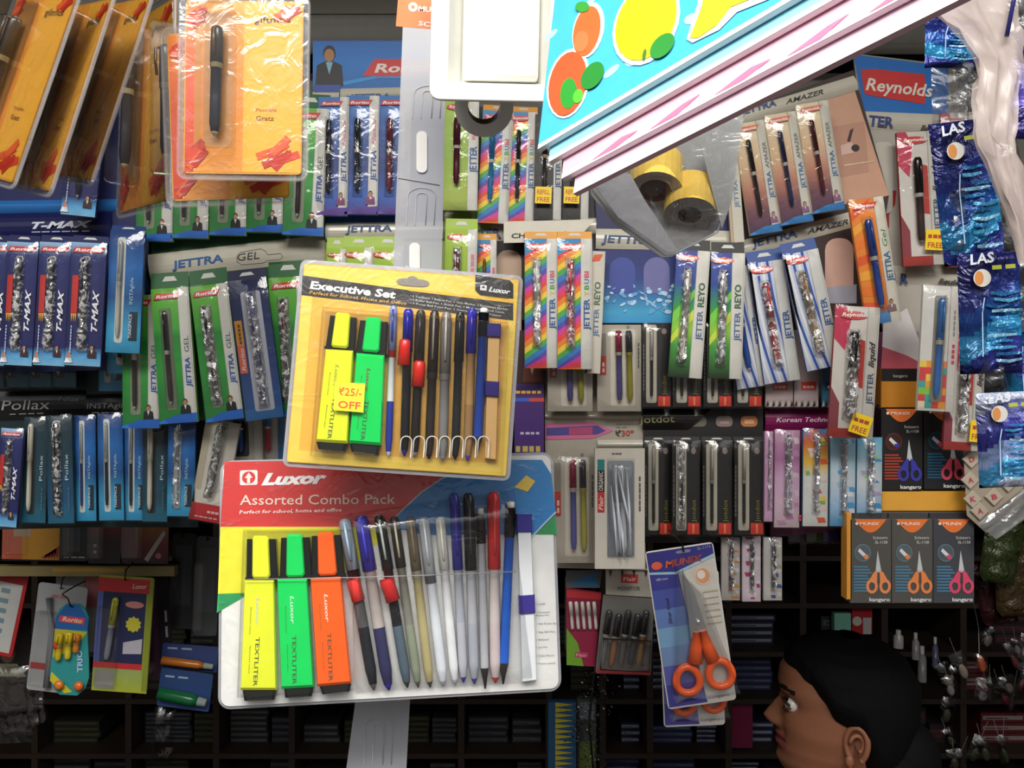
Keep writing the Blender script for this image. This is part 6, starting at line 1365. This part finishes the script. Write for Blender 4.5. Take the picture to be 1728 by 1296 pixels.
# ---- tape rolls in a translucent bag
p = P('tape_bag', 'translucent grey pouch with two yellowish tape rolls, hanging below the fruit books', 'pouch', .78, (1120, 300))
L = p.L; m = MB()
outl = L([(996, 290), (1000, 322), (1040, 372), (1122, 430), (1140, 428), (1210, 392), (1232, 340), (1250, 190), (1150, 130), (1010, 200)])
m.prism(outl, -34, -31, 'ffffff', 'smoke'); p.B(m, 'back_sheet')
roll(p, 'tape_roll', (*L([(1106, 322)])[0], -2), 46, 27, 66, (.12, -.86, -.5), 'e8c660', 'b4b0a6', label='cream yellow tape roll with a dark core')
roll(p, 'tape_roll', (*L([(1165, 362)])[0], -6), 44, 20, 62, (.12, -.86, -.5), 'e2be58', 'a8a8a2', label='yellow tape roll with a grey core')
m = MB(); f2 = L([(1000, 318), (1040, 372), (1122, 430), (1140, 428), (1085, 345), (1060, 300), (1000, 292)]); m.prism(f2, 26, 28, 'ffffff', 'frost')
f3 = L([(1180, 250), (1240, 190), (1252, 190), (1232, 340), (1215, 388), (1200, 330)]); m.prism(f3, 12, 14, 'ffffff', 'smoke')
m.prism(outl, 29, 30, 'ffffff', 'film')
rim = L([(996, 290), (1000, 322), (1040, 372), (1122, 430), (1140, 428), (1210, 392), (1232, 340)]); m.tube([(x, y, 0) for x, y in rim], 2.0, 'ffffff', 'frost', 6)
m.tube([(*L([(1190, 140)])[0], -6), (*L([(1192, -40)])[0], -6), (*L([(1192, -260)])[0], -6)], 3, 'c8c8c4', 'card', 6)
p.B(m, 'front_sheet')
# ---- fruit drawing books
BK = {}
def fruit_book(label, bl, rt, k, thick, cover, edge, draw=None, H_=620, W_=760):
    """booklets of one fanned pack: all share the front booklet's plane, each lies further back"""
    if not BK:
        d0 = .49; a = math.hypot(392, 230)
        O = at(908, 252, d0); Xp = at(1300, 22, d0 - .60 * a * d0 / F); lo, hi = -3.0, 0.0
        for _ in range(40):
            k_ = (lo + hi) / 2; Yp = at(938, -18, d0 - k_ * 272 * d0 / F)
            if (Xp - O).dot(Yp - O) > 0: hi = k_
            else: lo = k_
        X = (Xp - O).normalized(); U = Yp - O; U = (U - X * U.dot(X)).normalized(); BK['N'] = (-U).cross(X).normalized(); BK['O'] = O
    N = BK['N']; P0 = BK['O'] - N * (k * .0013)
    hit = lambda q: ORI + ray(*q) * ((P0 - ORI).dot(N) / ray(*q).dot(N))
    O = hit(bl); X = (hit(rt) - O).normalized(); Y = X.cross(N) * 1.0
    if Y.z > 0: Y = -Y
    p = P.__new__(P); p.s = .5 / F; p.d = .5; p.X = X; p.Y = Y; p.N = N; p.c = O.copy(); p.w = p.h = 0
    o = bpy.data.objects.new('picture_book', None); scene.collection.objects.link(o)
    o.matrix_world = Matrix.Translation(O) @ Matrix((X, -N, -Y)).transposed().to_4x4()
    o['label'] = label; o['category'] = 'book'; o['group'] = 'fruit picture books'; p.o = o
    m = MB(); m.box(0, -H_, W_, 0, -thick, 0, edge, side=edge); m.rect(0, -H_, W_, 0, .6, cover); m.rect(0, -10, W_, 0, .9, 'f6f4f4')
    if draw: draw(m, p)
    p.B(m, 'cover'); return p
def fruits(m, p):
    L = p.L
    for k in range(14):
        R = random.Random(k); l = L([(930 + 34 * k, 220 - 18 * k - R.uniform(0, 190))])[0]; m.ell(l[0], l[1], 16, 10, 1.0 + k * .02, 'a8e4f4', rot=k)
    def blob(pts, z, col): m.poly(L(pts), z, col)
    def oval(cx, cy, rx, ry, rot, z, col, n=22):
        c, s_ = math.cos(rot), math.sin(rot)
        blob([(cx + rx * math.cos(-q) * c - ry * math.sin(-q) * s_, cy + rx * math.cos(-q) * s_ + ry * math.sin(-q) * c) for q in [2 * math.pi * i / n for i in range(n)]], z, col)
    w_ = 'eaf8fa'
    oval(960, 142, 35, 60, .22, 2, w_); oval(994, 52, 26, 48, .22, 2.1, w_)
    oval(992, 54, 22, 43, .22, 3, 'ee6a34'); oval(960, 143, 31, 55, .22, 3.4, 'ec5a30'); oval(983, 72, 12, 18, .2, 3.6, 'f07a48')
    oval(962, 160, 14, 26, .1, 4, '2f9a34'); oval(1002, 130, 16, 26, .6, 4.1, '2a8a34'); oval(978, 165, 8, 12, .3, 4.4, '5ac83a'); oval(985, 14, 12, 9, 0, 3.9, '3a9a3a')
    oval(1092, 40, 52, 76, .45, 2.2, w_); oval(1092, 38, 47, 70, .45, 3.2, 'f6d81e'); oval(1066, 58, 15, 36, .45, 3.5, 'f8ca18'); oval(1120, 80, 15, 26, .75, 4.2, '2f8f38'); oval(1090, 95, 3, 10, .2, 4.3, '4a7a30')
    blob([(1160, 68), (1170, 74), (1215, 52), (1245, 22), (1300, 0), (1330, -40), (1240, -50), (1185, -30), (1178, 10)], 2.3, w_)
    blob([(1166, 66), (1180, 66), (1212, 44), (1235, 14), (1290, -8), (1310, -36), (1240, -44), (1192, -20), (1186, 14)], 3.3, 'f4e22a')
fruit_book('pink backed picture book, rearmost and lowest edge of the pack', (968, 327), (1600, 10), 9, 8, 'e8c0d4', 'f0c8d8', W_=760)
fruit_book('picture book with pink page edges, third from the front', (948, 302), (1420, 52), 6, 8, 'f0b8cc', 'f4e8ee', W_=700,
           draw=lambda m, p: [m.poly([(60 + 110 * k, -4), (110 + 110 * k, -4), (150 + 110 * k, -16 - 6 * (k % 2)), (120 + 110 * k, -20)], 1.6, 'e0789c') for k in range(6)])
fruit_book('blue and white picture book just under the fruit cover', (926, 274), (1340, 38), 3, 8, '8fd8f0', 'f4f6f8', W_=700)
fruit_book('front picture book with mango, strawberry and banana on a sky blue cover', (908, 252), (1300, 22), 0, 8, '49b8e4', 'f6f6f8', fruits, W_=700)
# ---- Munix scissors blister packs
def munix(label, quad, d, full):
    p = P('scissors_pack', label, 'scissors pack', d, quad=quad, group='orange handled scissors on hanging cards')
    w, h = p.w, p.h; a, t = -w / 2, -h / 2; m = MB()
    m.prism(rrect(a, t, -a, -t, 6), -2, 0, 'dcd8d0')
    m.prism([(a + 2, t + 2), (a + 2, -t - 3), (a + w * .58, -t - 3), (a + w * .52, -t - h * .25), (a + w * .46, t + h * .4), (a + w * .42, t + h * .13)], 0, .4, '3a3aa0')
    for k, c in enumerate(['343698', '4a5ab4', '6a8ccc', '86b4dc', '7a9ccc', '5a62b8', '3a38a4']):
        m.poly([(a + 2, t + h * (.13 + .12 * k)), (a + 2, t + h * (.25 + .12 * k)), (a + w * (.43 + .02 * (k + 1)), t + h * (.25 + .12 * k)), (a + w * (.43 + .02 * k), t + h * (.13 + .12 * k))], .9, c)
    m.poly([(a + 2, t + 2), (a + 2, t + h * .13), (a + w * .4, t + h * .15), (-a - 2, t + h * .07), (-a - 2, t + 2)], 1.2, '2c2a8c')
    m.poly([(a + 2, t + h * .13), (a + 2, t + h * .145), (a + w * .4, t + h * .165), (-a - 2, t + h * .09), (-a - 2, t + h * .07), (a + w * .4, t + h * .15)], 1.4, 'b0d4e8')
    m.text('MUNIX', (a + w * .26, t + h * .115), (a + w * .82, t + h * .105), h * .04, 1.8, 'ee6a48', .04, .2); m.ell(a + w * .14, t + h * .095, w * .08, h * .025, 1.8, 'ee6a48')
    m.text('SL-1173', (a + w * .76, t + h * .035), (a + w * .95, t + h * .03), h * .018, 1.8, 'e4e4f0'); m.text('180 mm', (a + w * .1, t + h * .19), (a + w * .27, t + h * .19), h * .016, 1.6, 'e4e4f0')
    m.text('Silver Steak', (a + w * .24, t + h * .47), (a + w * .24, t + h * .30), h * .022, 1.6, '2a2460', .02, .2)
    m.ell(a + w * .78, t + h * .20, w * .12, h * .058, .9, 'f0d8c0'); m.ell(a + w * .78, t + h * .20, w * .10, h * .048, 1.1, 'e8a87c'); m.ell(a + w * .76, t + h * .19, w * .06, h * .028, 1.3, 'f4ece0')
    for k in range(6): m.rect(a + w * .74, t + h * (.30 + .04 * k), a + w * .96, t + h * (.308 + .04 * k), .9, 'b8ac84')
    m.text('kangaro', (a + w * .60, -t - h * .03), (a + w * .92, -t - h * .03), h * .02, .8, '6a6a78')
    euro_hole(m, (a + w * .55, t + h * .03), w * .22, h * .02, 2.0, '8a88a8')
    p.B(m, 'card')
    s_ = MB(); px, py = a + w * .60, t + h * .50
    s_.prism([(px - w * .12, t + h * .13), (px - w * .10, py), (px + w * .06, py + h * .06), (px + w * .12, py + h * .05), (px + w * .02, t + h * .3)], 6, 9, 'c9ccd0', 'metal', .8)
    s_.prism([(px - w * .11, t + h * .135), (px - w * .14, py + h * .07), (px - w * .02, py + h * .05), (px - w * .05, t + h * .3)], 9, 12, 'bfc3c8', 'metal', .8)
    so = p.B(s_, 'blades'); k = MB(); k.ball((px, py - h * .03, 12), 4, 4, 2.5, 'e8e8ea', 'metal'); p.B(k, 'pivot', so)
    for sg in (-1, 1):
        k = MB(); cx = px + sg * w * .24 - w * .03; cy = t + h * .82 - (0 if sg < 0 else h * .01)
        loop = [(cx + w * .17 * math.cos(q) * (1 + .12 * math.sin(q)), cy + h * .082 * math.sin(q), 10) for q in [2 * math.pi * i / 22 for i in range(22)]]
        k.tube(loop, w * .055, 'f0622c', 'gloss', 10, closed=True)
        k.tube([(px + sg * w * .05, py + h * .03, 10), (px + sg * w * .08, py + h * .12, 10), (px + sg * w * .13, py + h * .22, 10)], [w * .05, w * .085, w * .11], 'f0622c', 'gloss', 10)
        p.B(k, 'handle')
    g = MB(); g.prism(rrect(a + 1, t + 1, -a - 1, -t - 1, 6), 1.8, 2.4, 'ffffff', 'film')
    g.prism([(px - w * .2, t + h * .11), (px - w * .5, -t - h * .06), (px + w * .45, -t - h * .06), (px + w * .12, t + h * .3)], 3, 24, 'ffffff', 'blister', 5)
    p.B(g, 'blister')
    g = MB(); g.tube([(a + w * .55, t + h * .03, 8), (a + w * .55, t - 6, 4), (a + w * .55, t - 8, -(1.205 - d) / p.s)], 1.4, '2a2622', 'metal', 6); p.B(g, 'wire_hook')
munix('rear orange handled scissors pack showing below the front one', [(1112, 965), (1210, 962), (1226, 1222), (1118, 1228)], 1.125, False)
munix('front blue and beige scissors pack with orange handled scissors', [(1106, 926), (1206, 918), (1238, 1168), (1112, 1212)], 1.09, True)
# ---- blue and white sachet strips on the right
def lasbag(label, quad, d, seed, txt=True, cols=('1c1f5c', '22307a', '1c4a94', '2c8cc0', '2a3488')):
    p = P('razor_sachet', label, 'sachet', d, quad=quad, group='navy foil sachets hanging on the right')
    w, h = p.w, p.h; a, t = -w / 2, -h / 2; m = MB()
    def col(u, v):
        k = int(v * 5 + .6 * math.sin(3 * u + seed)); return mixc(cols[k % 5], '10143c', .55) if (u < .42 and v > .1 and txt) else cols[k % 5]
    m.sheet([(a, t), (-a, t), (-a, -t), (a, -t)], 10, 26, 10, 5, 'foilbag', seed, edge=0, col=col)
    m.sheet([(a, t), (-a, t), (-a, -t), (a, -t)], 6, 10, -6, 1.5, 'foilbag', seed + 1, edge=0, col='5a6470')
    R = random.Random(seed)
    for k in range(12):
        y = t + h * (.33 + .05 * k); x0 = a + w * R.uniform(.35, .5); x1 = min(x0 + w * R.uniform(.3, .5), -a - 5); q = R.uniform(-.015, .015) * h
        m.poly([(x0, y), (x0, y + h * .022), ((x0 + x1) / 2, y + h * .03 + q), (x1, y + h * .012), (x1, y - h * .004), ((x0 + x1) / 2, y + h * .004 + q)], 16.5, ['2c78b4', '4a9cc8', '246098', '8fc4e0'][k % 4], 'foilbag')
    m.tube([(a + w * .3, t + h * .86, 14), (a + w * .3, t + h * .5, 16), (a + w * .34, t + h * .38, 16)], 1.0, 'a8c8e8', 'card', 5)
    if txt:
        m.text('LAS', (a + w * .12, t + h * .11), (a + w * .50, t + h * .09), w * .16, 19, 'dfe4ee', .03, .1)
        m.ell(a + w * .3, t + h * .22, w * .14, w * .14, 18.5, 'd8d4cc'); m.ell(a + w * .25, t + h * .22, w * .07, w * .11, 19, 'd08a4a')
        m.text('~2', (a + w * .46, t + h * .16), (a + w * .88, t + h * .15), w * .10, 19, 'b8bc3a')
    p.B(m, 'sachet_film'); return p
lasbag('dark blue sachet with white scribble lines, topmost at the right', [(1566, 20), (1655, 5), (1650, 118), (1556, 112)], .80, 3, False)
lasbag('navy sachet with white letters beside the red banner card', [(1570, 212), (1668, 196), (1700, 440), (1590, 450)], .78, 4)
lasbag('middle navy sachet with white letters above the grey boxes', [(1610, 432), (1712, 420), (1735, 640), (1625, 620)], .77, 5)
lasbag('pale and royal blue sachet, lowest of the right hand strip', [(1648, 668), (1745, 655), (1750, 822), (1650, 822)], .75, 6, True, ('c8d0ea', '7a80c8', '3a3a98', '9ab0e0', '4aa8dc'))
lasbag('violet and white sachet cut by the right picture edge', [(1705, 60), (1790, 50), (1790, 240), (1698, 230)], .78, 8, False, ('2a2268', '2a2268', 'a8a0e0', '5a50b0', '2a2268'))
lasbag('long teal and indigo sachet running down the right picture edge', [(1672, 520), (1775, 505), (1790, 700), (1700, 700)], .79, 9, False, ('1c2a80', '1a5a90', '2a3a98', '1a6a98', '1c1f6c'))
def bag_bundle():
    p = P('plastic_bag_roll', 'twisted pinkish clear plastic bag hanging from the top right corner', 'plastic bag', .72, (1690, 250))
    L = p.L; cen0 = [(1640, -60, 75), (1640, 10, 80), (1672, 60, 58), (1690, 110, 40), (1684, 170, 36), (1680, 230, 34), (1700, 300, 24), (1722, 370, 20), (1745, 450, 22)]
    for lay in range(2):
        m = MB(); R = random.Random(31 + lay); n = 9; rows = []
        for k in range((len(cen0) - 1) * 3 + 1):
            i_ = min(k // 3, len(cen0) - 2); f = (k - 3 * i_) / 3; x, y, r = [cen0[i_][q] + (cen0[i_ + 1][q] - cen0[i_][q]) * f for q in range(3)]
            row = []
            for i in range(n + 1):
                u = i / n * 2 - 1; c = L([(x + r * u * (1 - .12 * lay) + R.uniform(-3, 3), y + R.uniform(-4, 4) + 8 * u)])[0]
                row.append(len(m.v)); m.v.append((c[0], c[1], -14 * lay + 9 * math.sin(i * 1.7 + .25 * k + lay) * (1 - .3 * abs(u)) + R.uniform(-4, 4)))
            rows.append(row)
        for k in range(len(rows) - 1):
            for i in range(n): m.face((rows[k][i], rows[k + 1][i], rows[k + 1][i + 1], rows[k][i + 1]), 'ffffff', 'pinkbag', True)
        if lay: m.tube([(*L([(1712, -60)])[0], 16), (*L([(1703, 0)])[0], 16), (*L([(1692, 66)])[0], 12)], 4, '2c2a68', 'gloss', 6)
        p.B(m, ['bag_film', 'inner_bag_film'][lay])
    if 1: pass
    for k, q in enumerate([[(1600, 100), (1655, 75), (1660, 190), (1605, 200)], [(1570, 118), (1640, 110), (1630, 215), (1575, 215)], [(1690, -20), (1745, -20), (1745, 90), (1700, 80)], [(1655, 250), (1728, 230), (1740, 440), (1690, 450)], [(1590, 310), (1640, 305), (1652, 430), (1600, 430)], [(1690, 440), (1745, 430), (1745, 560), (1700, 560)], [(1652, 600), (1690, 560), (1700, 690), (1655, 690)]]):
        pp = P('clear_plastic_sachet', ['crumpled clear wrapper beside the top blue sachet', 'dark crumpled clear wrapper over the red banner card', 'clear wrapper in the top right corner', 'grey crumpled clear wrapper right of the upper navy sachet', 'clear wrapper with streaked glare above the middle navy sachet', 'crumpled clear wrapper at the right edge, mid height', 'crumpled whitish wrapper above the lowest blue sachet'][k], 'wrapper', .80 - .005 * k, quad=q, group='crumpled clear wrappers on the right')
        w, h = pp.w, pp.h; g = MB(); g.sheet([(-w / 2, -h / 2), (w / 2, -h / 2), (w / 2, h / 2), (-w / 2, h / 2)], 7, 12, 8, 5, 'bag', 40 + k, edge=0)
        g.sheet([(-w / 2, -h / 2), (w / 2, -h / 2), (w / 2, h / 2), (-w / 2, h / 2)], 5, 8, -4, 3, 'bag', 60 + k, edge=0); pp.B(g, 'wrapper_film')
bag_bundle()
bpy.context.view_layer.update()
